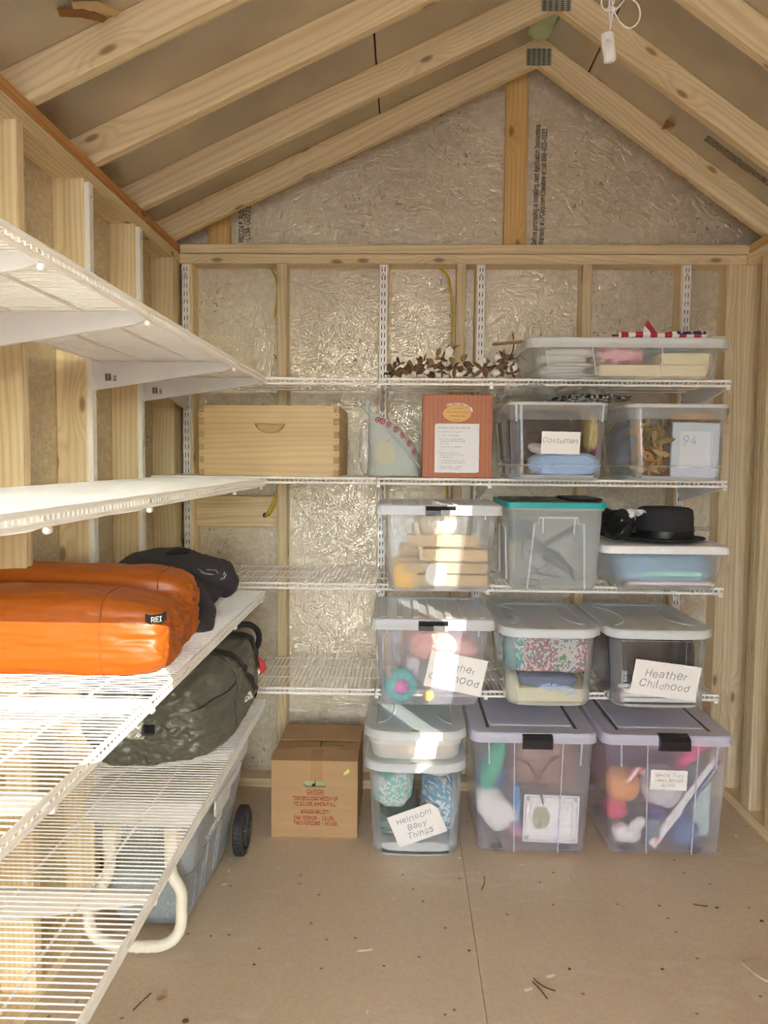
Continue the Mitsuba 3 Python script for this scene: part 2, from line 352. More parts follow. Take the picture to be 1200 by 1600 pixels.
# right leaf shut, with a small window along its top; the left leaf stands open
lf = part(wf, 'door_leaf', extr(sbox(.48, 0, 1.16, dz).difference(sbox(.55, 1.80, 1.12, 2.075)), .03, frame((0, YF, 0), (1, 0, 0), (0, 0, 1))), 'wood')
part(lf, 'pane', bx(.55, 1.12, YF-.016, YF-.015, 1.80, 2.075), 'pane_glass')
GW = Polygon([(-.45, 2.28), (.30, 2.28), (.30, 2.74), (-.45, 2.42)])      # glazed gable light
part(wf, 'gable_pane', extr(GW, .002, frame((0, YF-.006, 0), (1, 0, 0), (0, 0, 1))), 'pane_glass')
part(wf, 'gable_panel', extr(Polygon([(XLS, 2.25), (XRS, 2.25), (XRS, zr(XRS)), (xt, zr(xt)), (XLS, zl(XLS))]).difference(GW), .011, frame((0, YF, 0), (1, 0, 0), (0, 0, 1))), 'sheathing')
ce = struct('ceiling', 'pitched roof of pine rafters under foil faced sheathing')
RY = (-1.53, -1.15, -.77, -.40, -.03, .35, .73, 1.11, 1.49, 1.876, 2.265, 2.665, 3.03)
for y in RY:
    tb = (y+.019)
    for s, slope, xe in ((-1, SL, -1.04), (1, SR, 1.47)):
        n = np.array([-SL if s < 0 else SR, 0, 1.0]); n /= np.linalg.norm(n)
        x0 = XRG; z0 = ZR
        e0 = np.array([x0, tb, z0]) + n*.0445; e1 = np.array([xe, tb, ZR - abs(xe-x0)*slope]) + n*.0445
        e0 = e0 + (e0-e1)/np.linalg.norm(e0-e1)*((x0-e0[0])/((e0-e1)/np.linalg.norm(e0-e1))[0])
        part(ce, 'rafter', board(e1, e0, n, .089, .0375, .003, None, (1, 0, 0)), 'wood')
def slope_panel(xa, xb, ya, yb, up=0.0, th=.011):
    f = zl if xa < XRG - .1 else zr
    P = [(xa, y, f(xa)+up) for y in (ya, yb)] + [(xb, y, f(xb)+up) for y in (ya, yb)]
    P = np.array(P + [(x, y, z+th) for x, y, z in P]); h = trimesh.convex.convex_hull(P); return np.array(h.vertices), np.array(h.faces)
xs1, xs2 = -.106, .685
for xa, xb in ((XLS-.06, xs1-.003), (xs1+.003, xt), (xt, xs2-.003), (xs2+.003, XRS+.06)):
    part(ce, 'foil_panel', slope_panel(xa, xb, YF-.02, YS+.02), 'foil')
SEAM = mat('seam_red', (.20, .03, .02), .8)
for xa, xb in ((xs1-.02, xs1+.02), (xs2-.02, xs2+.02)): part(ce, 'seam_strip', slope_panel(xa, xb, YF-.02, YS+.02, .0115, .004), SEAM)
part(ce, 'roof_deck', cat(slope_panel(XLS-.06, xt, YF-.02, YS+.02, .016, .012), slope_panel(xt, XRS+.06, YF-.02, YS+.02, .016, .012)), 'dark_gap')
# toothed nail plates at the ridge
def nail_plate(name_y, x0, x1, z0, z1):
    k = part(ce, 'nail_plate', bx(x0, x1, name_y-.0022, name_y-.0002, z0, z1, .0006), STEEL)
    sl_, nx, nz = [], 5, 9
    for i in range(nx):
        for j in range(nz):
            cx, cz = x0+(x1-x0)*(i+.5)/nx, z0+(z1-z0)*(j+.5)/nz; sl_.append(bx(cx-.0045, cx+.0045, name_y-.0028, name_y-.0021, cz-.0016, cz+.0016))
    part(k, 'tooth_slots', cat(*sl_), 'dark_gap', kind='stuff')
p, q = at(822, 103, 3.03), at(862, 76, 3.03); nail_plate(3.03, p[0], q[0], p[2], q[2])
p, q = at(846, 18, 2.665), at(893, -12, 2.665); nail_plate(2.665, p[0], q[0], p[2], q[2])
part(ce, 'ridge_paper', cat(lump((XRG-.012, 2.86, ZR+.072), (.045, .13, .012), 2.5, .25, 5, 3, 3, 0, 12)), mat('green_paper', (.45, .55, .33), .8), 30, label='pale green paper showing at the ridge between rafters')
part(ce, 'wood_sliver', extr(Polygon([(0, 0), (.05, .03), (.056, .062), (.03, .05), (.022, .075), (.006, .04)]), .004, frame(at(1033, 203, 2.98), (1, -.1, -.3), (.3, 0, 1))), mat('bark_brown', (.24, .12, .04), .8), label='torn brown wood sliver over the right rafter')
def on_roof(x, y, f):
    d = CR*(x-600)/F + CU*(800-y)/F + CF; k_ = SL if f is zl else -SR; t = (f(0) - EYE[2] - 0) / (d[2] - k_*d[0]); return EYE + d*t
for (x, y), dd in (((90, 10), 0), ((112, 0), 1)):
    part(ce, 'torn_splinter', extr(Polygon([(0, 0), (.05, -.03), (.085, -.085), (.07, -.09), (.035, -.05), (-.005, -.02)]), .004, frame(on_roof(x, y, zl) + [0, -.004, -.006], (1, 0, SL), (0, -1, .12))), mat('bark_brown' if dd == 0 else 'splinter_tan', (.55, .40, .2), .8), label='splintered wood hanging from the roof sheet by the left rafter')
# print on the sheathing
def print_up(parent, lines, x, z, h, gap, y=YS-.0006, seed=0):
    for i, s in enumerate(lines):
        part(parent, 'printed_line', text(s, h, frame((x+i*gap, y, z), (.012, 0, 1), (-1, 0, .012)) @ np.diag([.74, 1.25, 1, 1]), True), INK)
p = at(838, 384, YS)
print_up(wb, ['Before purchasing or installing, read Application Instructions', 'Warranty at LPCorp.com/Literature or call 888-820-0325'], p[0], p[2]+.002, .0262*.62, .028)
p = at(381, 380, YS); print_up(wb, ['PRZCO6 P_ FLOOR 5A', '-L CSA-O437.0 EXT'], p[0], p[2]+.002, .0165, .026)
for i, s in enumerate(['RATED SHEATHING EXPOSURE 1 SIZED FOR SPACING', 'THIS SIDE DOWN APA-PRG-108 CONSTRUCTION']):
    part(wl, 'printed_line', text(s, .024, frame((XLS+.0006, 2.30+.036*i, 1.0), (0, .0, 1), (0, -1, 0))), INK)
# rows of small print on the right roof sheet: unreadable at this size, dashes of word length
d_ = np.array([1, 0, -SR]); d_ /= np.linalg.norm(d_)
dash, o = [], on_roof(1106, 212, zr)
for r in range(5):
    s = 0.0
    while s < .30 - .02*(r == 4)*5:
        w = .008 + .02*random.random(); 
        X = o[0] + (s)*d_[0]; dash.append(bx(0, w, 0, .0035, -.0006, 0)); 
        M = frame((X, o[1] - .004 + .009*r, zr(X)-.0006), d_, (0, 1, 0)); dash[-1] = xf(dash[-1], M); s += w + .005
part(ce, 'small_print', cat(*dash), INK, kind='stuff')
# outside ground
scene['ground'] = shape(bx(-40, 40, -40, 40, -.16, -.10), mat('pale_gravel', (.52, .49, .44), .9), False); labels['ground'] = {'kind': 'structure', 'label': 'pale gravel ground outside the shed'}

# ------------------------------------------------------------------ slotted uprights, wire shelves, brackets
def upright_mesh(z0, z1):
    w, d = .0275, .013
    front = sbox(-w/2, 0, w/2, z1-z0); holes, z = [], .014
    while z < z1-z0-.02:
        for x in (-.0058, .0058): holes.append(sbox(x-.0017, z, x+.0017, z+.0165))
        z += .032
    f = extr(front.difference(unary_union(holes)), .0013, frame((0, -d, z0), (1, 0, 0), (0, 0, 1)))
    sides = [bx(s*w/2-.0007, s*w/2+.0007, -d, 0, z0, z1) for s in (-1, 1)]
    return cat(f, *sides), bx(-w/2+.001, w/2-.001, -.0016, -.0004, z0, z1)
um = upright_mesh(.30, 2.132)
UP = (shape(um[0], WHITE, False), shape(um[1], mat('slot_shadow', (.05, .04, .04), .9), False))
def upright(label, M):
    k = thing('slotted_upright', label, 'shelf upright')
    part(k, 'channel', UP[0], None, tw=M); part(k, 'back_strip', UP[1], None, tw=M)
    part(k, 'screw', lathe([(.0, -.016), (.003, -.0158), (.0045, -.0142), (.0045, -.013)], 10, M @ tr(0, 0, 2.095) @ rot([1, 0, 0], -90) @ np.diag([1, 1, 1, 1])), STEEL)
BX = (-.874, -.087, .298, 1.101)
for x, l in zip(BX, ('white slotted upright in the back left corner', 'white slotted upright behind the shopping bag and cotton branch', 'white slotted upright behind the cotton branch, left of the costumes bin', 'white slotted upright at the right end of the back shelves')): upright(l, tr(x, YB, 0))
ML = lambda y: tr(XL, y, 0) @ rot([0, 0, 1], 90)
LY = (1.03, 1.42, 2.191, 2.604)
for y, l in ((2.191, 'white slotted upright on the left wall, nearer of the two'), (2.604, 'white slotted upright on the left wall, nearest the back corner')): upright(l, ML(y))
upright('white slotted upright on the left wall at the joint of the near shelves', ML(1.42)); upright('white slotted upright on the left wall, nearest to the camera', ML(1.03))
def wire_shelf(label, l0, l1, dep, f, brackets, group, tag=False):
    """f(l, d, z): l along the shelf, d out from the wall, z up from the deck; brackets: places along l"""
    k = thing('wire_shelf', label, 'wire shelf', group); P = lambda *a: [f(*q) for q in a]
    wires, l, r = [], l0+.006, .0018
    while l < l1-.003:
        wires.append(tube(P((l, 0, -r), (l, dep-.005, -r), (l, dep-.003, -.004), (l, dep-.003, -.024)), r, 5, False)); l += .0159
    part(k, 'deck_wires', cat(*wires), WHITE, 40, kind='stuff')
    for d, z, rr in ((.004, -.0065, .0032), (.135, -.0065, .003), (.275, -.0065, .003), (dep-.001, -.0050, .0046), (dep-.001, -.0215, .0046)):
        part(k, 'long_rod', tube(P((l0, d, z), (l1, d, z)), rr, 8), WHITE, 40)
    for b in brackets:
        prof = Polygon([(0, -.092), (0, -.011), (dep-.012, -.011), (dep-.006, -.026), (dep-.03, -.034)])
        m = extr(prof, .010); v = m[0]; m = (np.array([f(b-.005+q[2], q[0], q[1]) for q in v]), m[1])
        bk = part(k, 'bracket', m, BRK)
        part(bk, 'tip', xf(lathe([(0, -.0065), (.0045, -.0065), (.0055, -.0045), (.0055, .0045), (.0045, .0065), (0, .0065)], 12), frame(f(b, dep-.004, -.031), np.array(f(1, 0, 0))-f(0, 0, 0), (0, 0, 1)) @ rot([0, 1, 0], 90)), WHITE, 40)
        if tag:
            bars = [bx(i*.0036, i*.0036+.0016+.0012*(i % 3 == 0), 0, .02, 0, .0003) for i in range(5)] + [bx(.022, .032, .004*i, .004*i+.0018, 0, .0003) for i in range(4)]
            bm = cat(*bars); part(bk, 'printed_code', xf(bm, frame(f(b-.0056, .035, -.065), np.array(f(0, 1, 0))-f(0, 0, 0), (0, 0, 1))), INK)
    return k
fL = lambda z0: (lambda l, d, z: np.array([XL+.014+d, l, z0+z]))
fB = lambda z0: (lambda l, d, z: np.array([l, YB-.014-d, z0+z]))
ZLs = (1.648, 1.297, .906, .519); ZBs = (1.647, 1.305, .935, .560)
nm = ('top', 'second', 'third', 'lowest')
for i, z in enumerate(ZLs):
    what = ('the topmost, seen from below', 'the empty one at eye level', 'the one under the orange bag', 'the one under the olive duffel')[i]
    wire_shelf(f'long white wire shelf on the left wall, back length, {what}', 1.462, 2.648, .406, fL(z), (2.191, 2.604), 'far lengths of the left wall shelves', True)
    wire_shelf(f'white wire shelf on the left wall, near length, {what}', .42, 1.458, .406, fL(z), (.62, 1.03, 1.452), 'near lengths of the left wall shelves', True)
for i, z in enumerate(ZBs):
    wl_ = ('above the wooden bee box', 'under the wooden bee box', 'behind the dark backpack', 'behind the olive duffel')[i]
    wr_ = ('under the cotton branch and shallow bin', 'under the costumes bin', 'under the teal lidded bin', 'under the knit blanket bin')[i]
    wire_shelf(f'short white wire shelf on the back wall, {wl_}', -.88, -.0945, .425, fB(z), (-.874,), 'left lengths of the back wall shelves')
    wire_shelf(f'white wire shelf on the back wall, {wr_}', -.0895, 1.108, .425, fB(z), (-.087, .298, 1.101), 'right lengths of the back wall shelves')

# ------------------------------------------------------------------ storage bins
class Bin: pass
def on_plane(x, y, P, n):
    d = CR*(x-600)/F + CU*(800-y)/F + CF; P, n = np.asarray(P, float), np.asarray(n, float)
    return EYE + d*(((P-EYE) @ n)/(d @ n))
def make_bin(name, label, px, Yt, Yb, z0, dep, body, rimmat, r=.035, rim=.012, rimh=.02, group=None, cat_='storage bin', z1=None, lift=0.0, bow=0.0):
    xtl, xtr, yt, xbl, xbr, yb = px; B = Bin(); k = B.k = thing(name, label, cat_, group)
    tl, tr_ = at(xtl, yt, Yt), at(xtr, yt, Yt); bl, br = at(xbl, yb, Yb), at(xbr, yb, Yb)
    B.z0, B.z1 = z0+lift, z1 if z1 else (tl[2]+tr_[2])/2
    B.t, B.b = (tl[0], tr_[0], Yt, Yt+dep), (bl[0], br[0], Yb, Yt+dep-(Yb-Yt)); B.r, B.bow = r, bow
    def rg(z, inset=0):
        f = (z-B.z0)/(B.z1-B.z0); q = [B.b[i]*(1-f)+B.t[i]*f for i in range(4)]
        return rrect(q[0]+inset, q[1]-inset, q[2]+inset, q[3]-inset, z, max(r-inset*.5, .006), bow=bow*.6)
    B.rg = rg; h = B.z1-B.z0
    if body == GLASSY:
        zs = (B.z0+.003, B.z0+.014, B.z0+.35*h, B.z0+.7*h, B.z1-rimh-.004); ins = (.0065, -.0006, -.0006, -.0006, -.0006)
        for c in range(4):
            idx = [6*c+i for i in range(1, 5)]; pr = [rg(z, i_)[idx] for z, i_ in zip(zs, ins)]; v_ = np.vstack(pr); q_ = ring_faces(4, 5, False); part(k, 'corner', (v_, np.vstack([q_[:, [0, 1, 2]], q_[:, [0, 2, 3]]])), CLEAR, 60)
        part(k, 'base_band', loft([rg(B.z0-.0004, .017), rg(B.z0+.0026, .0066), rg(B.z0+.0145, -.0007)], True, False), MILK, 40)
    part(k, 'body', loft([rg(B.z0, .016), rg(B.z0+.003, .007), rg(B.z0+.014, 0), rg(B.z0+.35*h), rg(B.z0+.7*h), rg(B.z1-rimh-.004), rg(B.z1-rimh, -.002)], True, False), body, 40)
    if rim: part(k, 'rim', loft([rg(B.z1-rimh, -.0015), rg(B.z1-rimh, -rim), rg(B.z1-.003, -rim), rg(B.z1, -rim+.003), rg(B.z1, -.001), rg(B.z1-rimh, -.001)], False, False), rimmat, 40)
    B.n = np.array([0, -(B.z1-B.z0), B.t[2]-B.b[2]]); B.n /= np.linalg.norm(B.n); B.P0 = np.array([0, B.t[2], B.z1])
    def P(u, w, hh):
        q = [B.b[i]*(1-hh)+B.t[i]*hh for i in range(4)]
        return np.array([q[0]+(q[1]-q[0])*u, q[2]+(q[3]-q[2])*w, B.z0+(B.z1-B.z0)*hh])
    B.P = P
    def face(x, y, ang=0, off=.0008):       # a frame lying on the front face under pixel (x, y), turned by ang
        o = on_plane(x, y, B.P0 + B.n*(off+bow*.64), B.n); up = np.cross(B.n, [1, 0, 0]); up = up if up[2] > 0 else -up
        a = math.radians(ang); X = np.array([1.0, 0, 0]); return frame(o, X*math.cos(a)+up*math.sin(a), up*math.cos(a)-X*math.sin(a))
    B.face = face
    return B
def lid(B, m, over=.012, h=.022, top=.0, recess=.006, band=.035, r=None, bow=0.0, name='lid', dome=0.0, dz=0):
    x0, x1, y0, y1 = B.t; z = B.z1 + top; r = r or B.r+.01
    R = lambda i, zz: rrect(x0-over+i, x1+over-i, y0-over+i, y1+over-i, zz, max(r-i*.6, .01), bow=bow)
    rings = [R(.001, z-h), R(-.002, z-h), R(0, z-h*.5), R(0, z-.004), R(.004, z), R(band, z), R(band+.004, z-recess), R(band+.03, z-recess+dome)]
    return part(B.k, name, loft(rings, False, True), m, 40)
def latch(B, x0, x1, y0, y1, m, half=None, Y=None, t=.014):
    Y = Y or B.t[2]-.016
    a, b = at(x0, y1, Y), at(x1, y0, Y); z0, z1 = a[2], b[2]
    pr = Polygon([(0, z0), (-t, z0+.004), (-t, z1-.012), (-t*.4, z1), (.02, z1+.004), (.02, z1-.002), (0, z1-.006)])
    k = part(B.k, 'latch', extr(pr, b[0]-a[0], np.array([[0, 0, 1, a[0]], [1, 0, 0, Y], [0, 1, 0, 0], [0, 0, 0, 1.0]])), m)
    if half: part(k, 'clear_half', bx(a[0]+(b[0]-a[0])*.5, b[0]+.001, Y-t-.001, Y, z0+.002, z1-.01, .002), half)
def ribs(B, us, h0, h1, m, w=.004, p=.004, name='rib'):
    for u in us:
        a, b = B.P(u, 0, h0), B.P(u, 0, h1); v, f = bx(-w/2, w/2, -p, .001, 0, 1)
        v = v.copy(); t = v[:, 2:3]; v2 = a + (b-a)*t; v2[:, 0] += v[:, 0]; v2[:, 1] += v[:, 1]; part(B.k, name, (v2, f), m)
def note(B, x, y, w, h, ang, lines, ht, gap, seed, corner=0.0, name='paper_label', m=None, col=None, off=.0009, shift=0):
    M = B.face(x, y, ang, off); poly = sbox(-w/2, -h/2, w/2, h/2)
    if corner: poly = Polygon([(-w/2, -h/2), (w/2, -h/2), (w/2, h/2-corner), (w/2-corner*.7, h/2), (-w/2, h/2)]) if corner > 0 else Polygon([(-w/2-corner*-.9, -h/2), (w/2, -h/2), (w/2, h/2), (-w/2, h/2), (-w/2, -h/2-corner)])
    k = part(B.k, name, extr(poly, .0007, M), m or PAPER, label='white paper label with handwriting')
    y0 = gap*(len(lines)-1)/2 - ht/2
    for i, s in enumerate(lines): part(k, 'handwriting', xf(hand(s, ht, y0-gap*i + shift, seed+i), M @ tr(0, 0, .0008)), col or PENCIL)
def within(B, m, e=.005):
    v = np.array(m[0], float); f = np.clip((v[:, 2]-B.z0)/(B.z1-B.z0), 0, 1); q = [B.b[i]*(1-f)+B.t[i]*f for i in range(4)]
    i2 = e + np.clip(.016-(v[:, 2]-B.z0), 0, .016)
    cx = np.clip(v[:, 0], q[0]+i2, q[1]-i2); r = B.r; fx = np.clip((r - np.minimum(cx-q[0], q[1]-cx))/r, 0, 1); k = r*(1-np.sqrt(np.clip(1-fx**2, 0, 1)))
    v[:, 0] = cx; v[:, 1] = np.clip(v[:, 1], q[2]+i2+k, q[3]-i2-k); v[:, 2] = np.clip(v[:, 2], B.z0+.004, B.z1-.012); return v, m[1]
def inside(B, name, label, cat_, u, w, h, su, sw, sh, m, p=2.6, amp=.08, freq=3, seed=1, rotz=0, tilt=0, sub=4):
    c = B.P(u, w, h); W, D, Hh = B.P(1, 0, h)[0]-B.P(0, 0, h)[0], B.t[3]-B.t[2], B.z1-B.z0
    return solo(name, within(B, lump(c, (su*W/2, sw*D/2, sh*Hh/2), p, amp, freq, seed, sub, rotz, tilt)), m, label, cat_, smooth=True)

C = lambda n, c: cloth('cloth_'+n, c)
# --- top shelf: shallow bin
b1 = make_bin('shallow_bin', 'wide shallow lidded bin on the top shelf under the small flags', (831, 1133, 529, 846, 1122, 594), 2.575, 2.59, 1.6475, .42, CLEAR, MILK, .04, .014, .016)
lid(b1, MILK, .018, .034, .002, .004, .03, .045)
ribs(b1, (.31, .68), .05, .92, MILK, .003, .002)
for i, (u, h0, h1) in enumerate(((.165, .05, .42), (.19, .44, .80))):
    a, b = b1.P(u-.145, .1, h0), b1.P(u+.15, .85, h1); solo('folded_linen', within(b1, folded(a[0], b[0], a[1], b[1], a[2], b[2], 4 if i == 0 else 2, .07, 3+i)), C('offwhite', (.72, .72, .70)), ('larger folded white linen at the bottom left of the shallow bin', 'smaller folded white linen lying on top of the larger one in the shallow bin')[i], 'linen', smooth=True)
def pinkdots(p, n, uv):
    d1, d2, r = voronoi(p.x*38 + p.y*9, p.z*38)
    return mix((.80, .42, .46), mix((.84, .80, .76), (.62, .12, .20), dr.select(r > .5, 1., 0.)), 1-smoothstep(.25, .4, d1))
mat('pink_print', mikit.proc(pinkdots), .5)
inside(b1, 'pink_pouch', 'pink patterned pouch in the middle of the shallow bin', 'pouch', .505, .5, .66, .29, .7, .54, 'pink_print', 3.2, .06, 3, 4)
a, b = b1.P(.34, .05, .03), b1.P(.94, .9, .34); solo('cream_box', bx(a[0], b[0], a[1], b[1], a[2], b[2], .002), mat('cream_card', (.78, .70, .48), .7), 'long cream box at the bottom right of the shallow bin', 'box')
a, b = b1.P(.70, .1, .36), b1.P(.96, .8, .68); solo('card_box', bx(a[0], b[0], a[1], b[1], a[2], b[2], .002), mat('pale_yellow_card', (.80, .72, .46), .7), 'small pale yellow box on the long cream box in the shallow bin', 'box')
inside(b1, 'blue_cloth', 'blue grey cloth at the back right of the shallow bin', 'cloth', .80, .55, .82, .3, .6, .22, C('bluegrey', (.30, .40, .48)), 3.5, .06, 3, 7)
# --- second shelf
ZC = ZBs[1]
b2 = make_bin('open_bin', 'clear open bin with a handwritten white card, full of dark clothes', (797, 951, 628, 800, 941, 752), 2.55, 2.575, ZC, .44, GLASSY, MILK, .04, .008, .010, z1=1.560)
ribs(b2, (.06, .95), .75, .97, MILK, .006, .003); part(b2.k, 'ledge', loft([b2.rg(b2.z0+.2*(b2.z1-b2.z0), -.001), b2.rg(b2.z0+.19*(b2.z1-b2.z0), -.004), b2.rg(b2.z0+.17*(b2.z1-b2.z0), -.001)], False, False), CLEAR, 40)
part(b2.k, 'rim_band', loft([b2.rg(b2.z1-.058, -.001), b2.rg(b2.z1-.058, -.007), b2.rg(b2.z1-.01, -.008)], False, False), CLEAR, 40)
inside(b2, 'dark_garment', 'charcoal garment that fills the open costume bin', 'clothes', .44, .66, .58, .96, .62, .80, C('charcoal', (.040, .048, .062)), 4.2, .07, 3, 2)
inside(b2, 'blue_shirt', 'light blue folded shirt at the bottom of the open costume bin', 'clothes', .60, .14, .20, .78, .30, .30, C('lightblue', (.36, .52, .74)), 3, .14, 4, 5)
inside(b2, 'white_collar', 'white cloth lying on the blue shirt in the open costume bin', 'clothes', .38, .12, .38, .36, .16, .14, C('grey_white', (.55, .56, .58)), 2.5, .2, 4, 9, tilt=14)
inside(b2, 'gold_cloth', 'shiny gold cloth at the right inside the open costume bin', 'clothes', .90, .20, .62, .12, .26, .5, mat('gold_satin', (.62, .48, .20), .3), 2.5, .2, 4, 3)
inside(b2, 'magenta_cloth', 'magenta cloth in the right corner of the open costume bin', 'clothes', .965, .5, .5, .05, .6, .5, C('magenta', (.45, .10, .30)), 3, .1, 4, 3)
note(b2, 876, 692, .127, .074, -1, ['Costumes'], .0165, .03, 11, name='card_label', shift=.008)
# clear film and dotted fabric lying over it
def film_sheet(x0, x1, y0, y1, z, amp, seed, nx=70, ny=40, edge=None):
    X, Y = np.meshgrid(np.linspace(x0, x1, nx), np.linspace(y0, y1, ny)); q = np.stack([X*14, Y*14, X*0+seed], -1)
    r = np.abs(meshkit.fbm(q, 4, seed)-.5)*2
    Z = z + amp*(1-r)**2 + .5*amp*meshkit.noise(q*.5, seed)
    if edge is not None: Z = edge(X, Y, Z)
    v = np.stack([X, Y, Z], -1).reshape(-1, 3); i, j = np.meshgrid(np.arange(ny-1), np.arange(nx-1), indexing='ij')
    f = np.stack([i*nx+j, i*nx+j+1, (i+1)*nx+j+1, (i+1)*nx+j], -1).reshape(-1, 4)
    return v, np.vstack([f[:, [0, 1, 2]], f[:, [0, 2, 3]]])
solo('plastic_film', film_sheet(.335, .66, 2.545, 2.99, 1.566, .036, 4), FILM, 'crumpled clear plastic film lying over the open costume bin', 'plastic film', smooth=True)
def dots(p, n, uv):
    d1, d2, r = voronoi(p.x*60, p.y*60); return mix((.60, .60, .60), (.012, .012, .015), smoothstep(.28, .34, d1))
mat('dotted_black', mikit.proc(dots), .5)
solo('dotted_fabric', lump((.615, 2.58, 1.572), (.115, .11, .010), 3, .25, 5, 6), 'dotted_black', 'black and white dotted fabric hanging over the front rim of the costume bin', 'fabric', smooth=True)
b3 = make_bin('open_bin', 'clear open bin of dried leaves at the right end of the second shelf', (986, 1140, 630, 990, 1131, 752), 2.55, 2.575, ZC, .44, GLASSY, MILK, .04, .010, .012, z1=1.556)
part(b3.k, 'rim_band', loft([b3.rg(b3.z1-.05, -.001), b3.rg(b3.z1-.05, -.007), b3.rg(b3.z1-.01, -.008)], False, False), CLEAR, 40)
part(b3.k, 'ledge', loft([b3.rg(b3.z0+.2*(b3.z1-b3.z0), -.001), b3.rg(b3.z0+.19*(b3.z1-b3.z0), -.004), b3.rg(b3.z0+.17*(b3.z1-b3.z0), -.001)], False, False), CLEAR, 40)
o = at(1088, 703, 2.60); M = frame((o[0]-.008, 2.600, o[2]), (1, 0, -.02), (0, 0, 1)); k = thing('picture_frame', 'pale frame with a white paper inside the open bin with dried leaves', 'picture frame')
part(k, 'border', extr(sbox(-.078, -.09, .078, .09).difference(sbox(-.052, -.066, .052, .062)), .012, M), mat('pale_blue_frame', (.68, .72, .77), .5))
part(k, 'sheet', extr(sbox(-.066, -.08, .066, .08), .003, M @ tr(0, 0, -.001)), PAPER); part(k, 'handwriting', xf(hand('94', .026, .02, 3, -.016), M @ tr(0, 0, .0023)), mat('pale_pencil', (.50, .56, .66), .8))
hr = np.random.default_rng(4)
def leafmesh(L, W, curl, seed=0):
    n, mth = 7, 5; t = np.linspace(0, 1, n); v = []
    for ti in t:
        w = W*math.sin(math.pi*min(1, ti*1.02+.02))**.8*(1-.25*ti)
        for s in np.linspace(-1, 1, mth): v.append((L*ti, s*w, curl*L*(ti**2)+.5*abs(s)**1.5*w*(.6+.4*math.sin(seed))))
    i, j = np.meshgrid(np.arange(n-1), np.arange(mth-1), indexing='ij'); f = np.stack([i*mth+j, i*mth+j+1, (i+1)*mth+j+1, (i+1)*mth+j], -1).reshape(-1, 4)
    return np.array(v), np.vstack([f[:, [0, 1, 2]], f[:, [0, 2, 3]]])
k = thing('dried_leaf_bunch', 'bunch of dried brown and gold leaves inside the open bin at the right', 'dried leaves')
HUSK = [mat(f'husk_{i}', c, .6) for i, c in enumerate(((.30, .22, .10), (.48, .36, .17), (.20, .14, .07), (.55, .28, .10)))]
LEAF = [[shape(leafmesh(.075, .016, c, i), h, True) for c in (.3, -.4)] for i, h in enumerate(HUSK)]
for i in range(60):
    q = b3.P(.12+.30*hr.random(), .10+.22*hr.random(), .14+.6*hr.random()); M = tr(*q) @ trimesh.transformations.euler_matrix(*(hr.random(3)*6.28))
    M[:3, 3] -= M[:3, 0]*.037
    part(k, 'leaf', LEAF[i % 4][i % 2], None, tw=M)
inside(b3, 'orange_cloth', 'orange and cream cloth along the top of the open bin with dried leaves', 'cloth', .76, .32, .86, .46, .30, .12, C('pale_orange', (.75, .45, .22)), 3, .15, 4, 4)
inside(b3, 'grey_cloth', 'blue grey cloth behind the frame in the open bin with dried leaves', 'cloth', .50, .72, .44, 1.02, .54, .84, C('slate_light', (.34, .40, .46)), 3, .1, 4, 8)
# --- third shelf
Z3, Z4 = ZBs[2], ZBs[3]
b4 = make_bin('latch_bin', 'lidded clear bin of pale wooden frames on the third shelf, half clear latch in front', (594, 778, 790, 608, 765, 929), 2.475, 2.50, Z3, .36, CLEAR, LILACM, .022, .010, .012)
lid(b4, MILK, .014, .032, .002, .004, .022, .02)
for i in range(7):
    x = b4.t[0]+(b4.t[1]-b4.t[0])*(i+.5)/7; part(b4.k, 'lid_ridge', bx(x-.009, x+.009, b4.t[2]+.03, b4.t[3]-.03, b4.z1-.003, b4.z1+.003, .002), MILK)
latch(b4, 665, 712, 792, 806, DARK, MILK); ribs(b4, (.13, .9), .84, .96, MILK, .004, .008, 'gusset')
k4 = []
for i, (u0, u1, w0, w1, h0, h1, c) in enumerate(((.10, .97, .04, .12, .06, .19, 0), (.16, .96, .04, .10, .21, .33, 1), (.36, .95, .05, .12, .35, .49, 0), (.06, .5, .14, .2, .22, .38, 1), (.22, .86, .06, .13, .52, .655, 0), (.10, .9, .3, .38, .06, .5, 1))):
    a, b = b4.P(u0, w0, h0), b4.P(u1, w1, h1); v = ('lowest wide slat', 'second wide slat from the bottom', 'third slat, ending near the right side', 'short slat at the left', 'topmost slat', 'tall slat behind the others')[i]
    solo('hive_frame', plank(a[0], b[0], a[1], b[1], a[2], b[2], 0, .002), 'wood_box', f'pale wooden hive frame in the clear latch bin, {v}', 'wooden frame')
o = b4.P(.30, .09, .80); solo('wooden_stick', board(o, b4.P(.345, .09, .36), (1, 0, 0), .016, .006, .001), 'wood', 'thin upright wooden stick with holes at the left in the frame bin', 'stick')
inside(b4, 'plastic_dome', 'round clear plastic dome lying above the slats in the frame bin', 'plastic dome', .50, .28, .78, .40, .34, .36, mat('pale_dome', (.66, .58, .46), .15), 2.1, .02, 2, 2)
inside(b4, 'yellow_pack', 'bright yellow pack in the lower left corner of the frame bin', 'pack', .17, .12, .17, .24, .14, .32, mat('warm_yellow', (.85, .52, .10), .5), 3, .14, 4, 3)
inside(b4, 'white_pack', 'white pack beside the yellow one in the frame bin', 'pack', .47, .025, .2, .2, .04, .26, C('offwhite', (.72, .72, .70)), 3, .1, 4, 3)
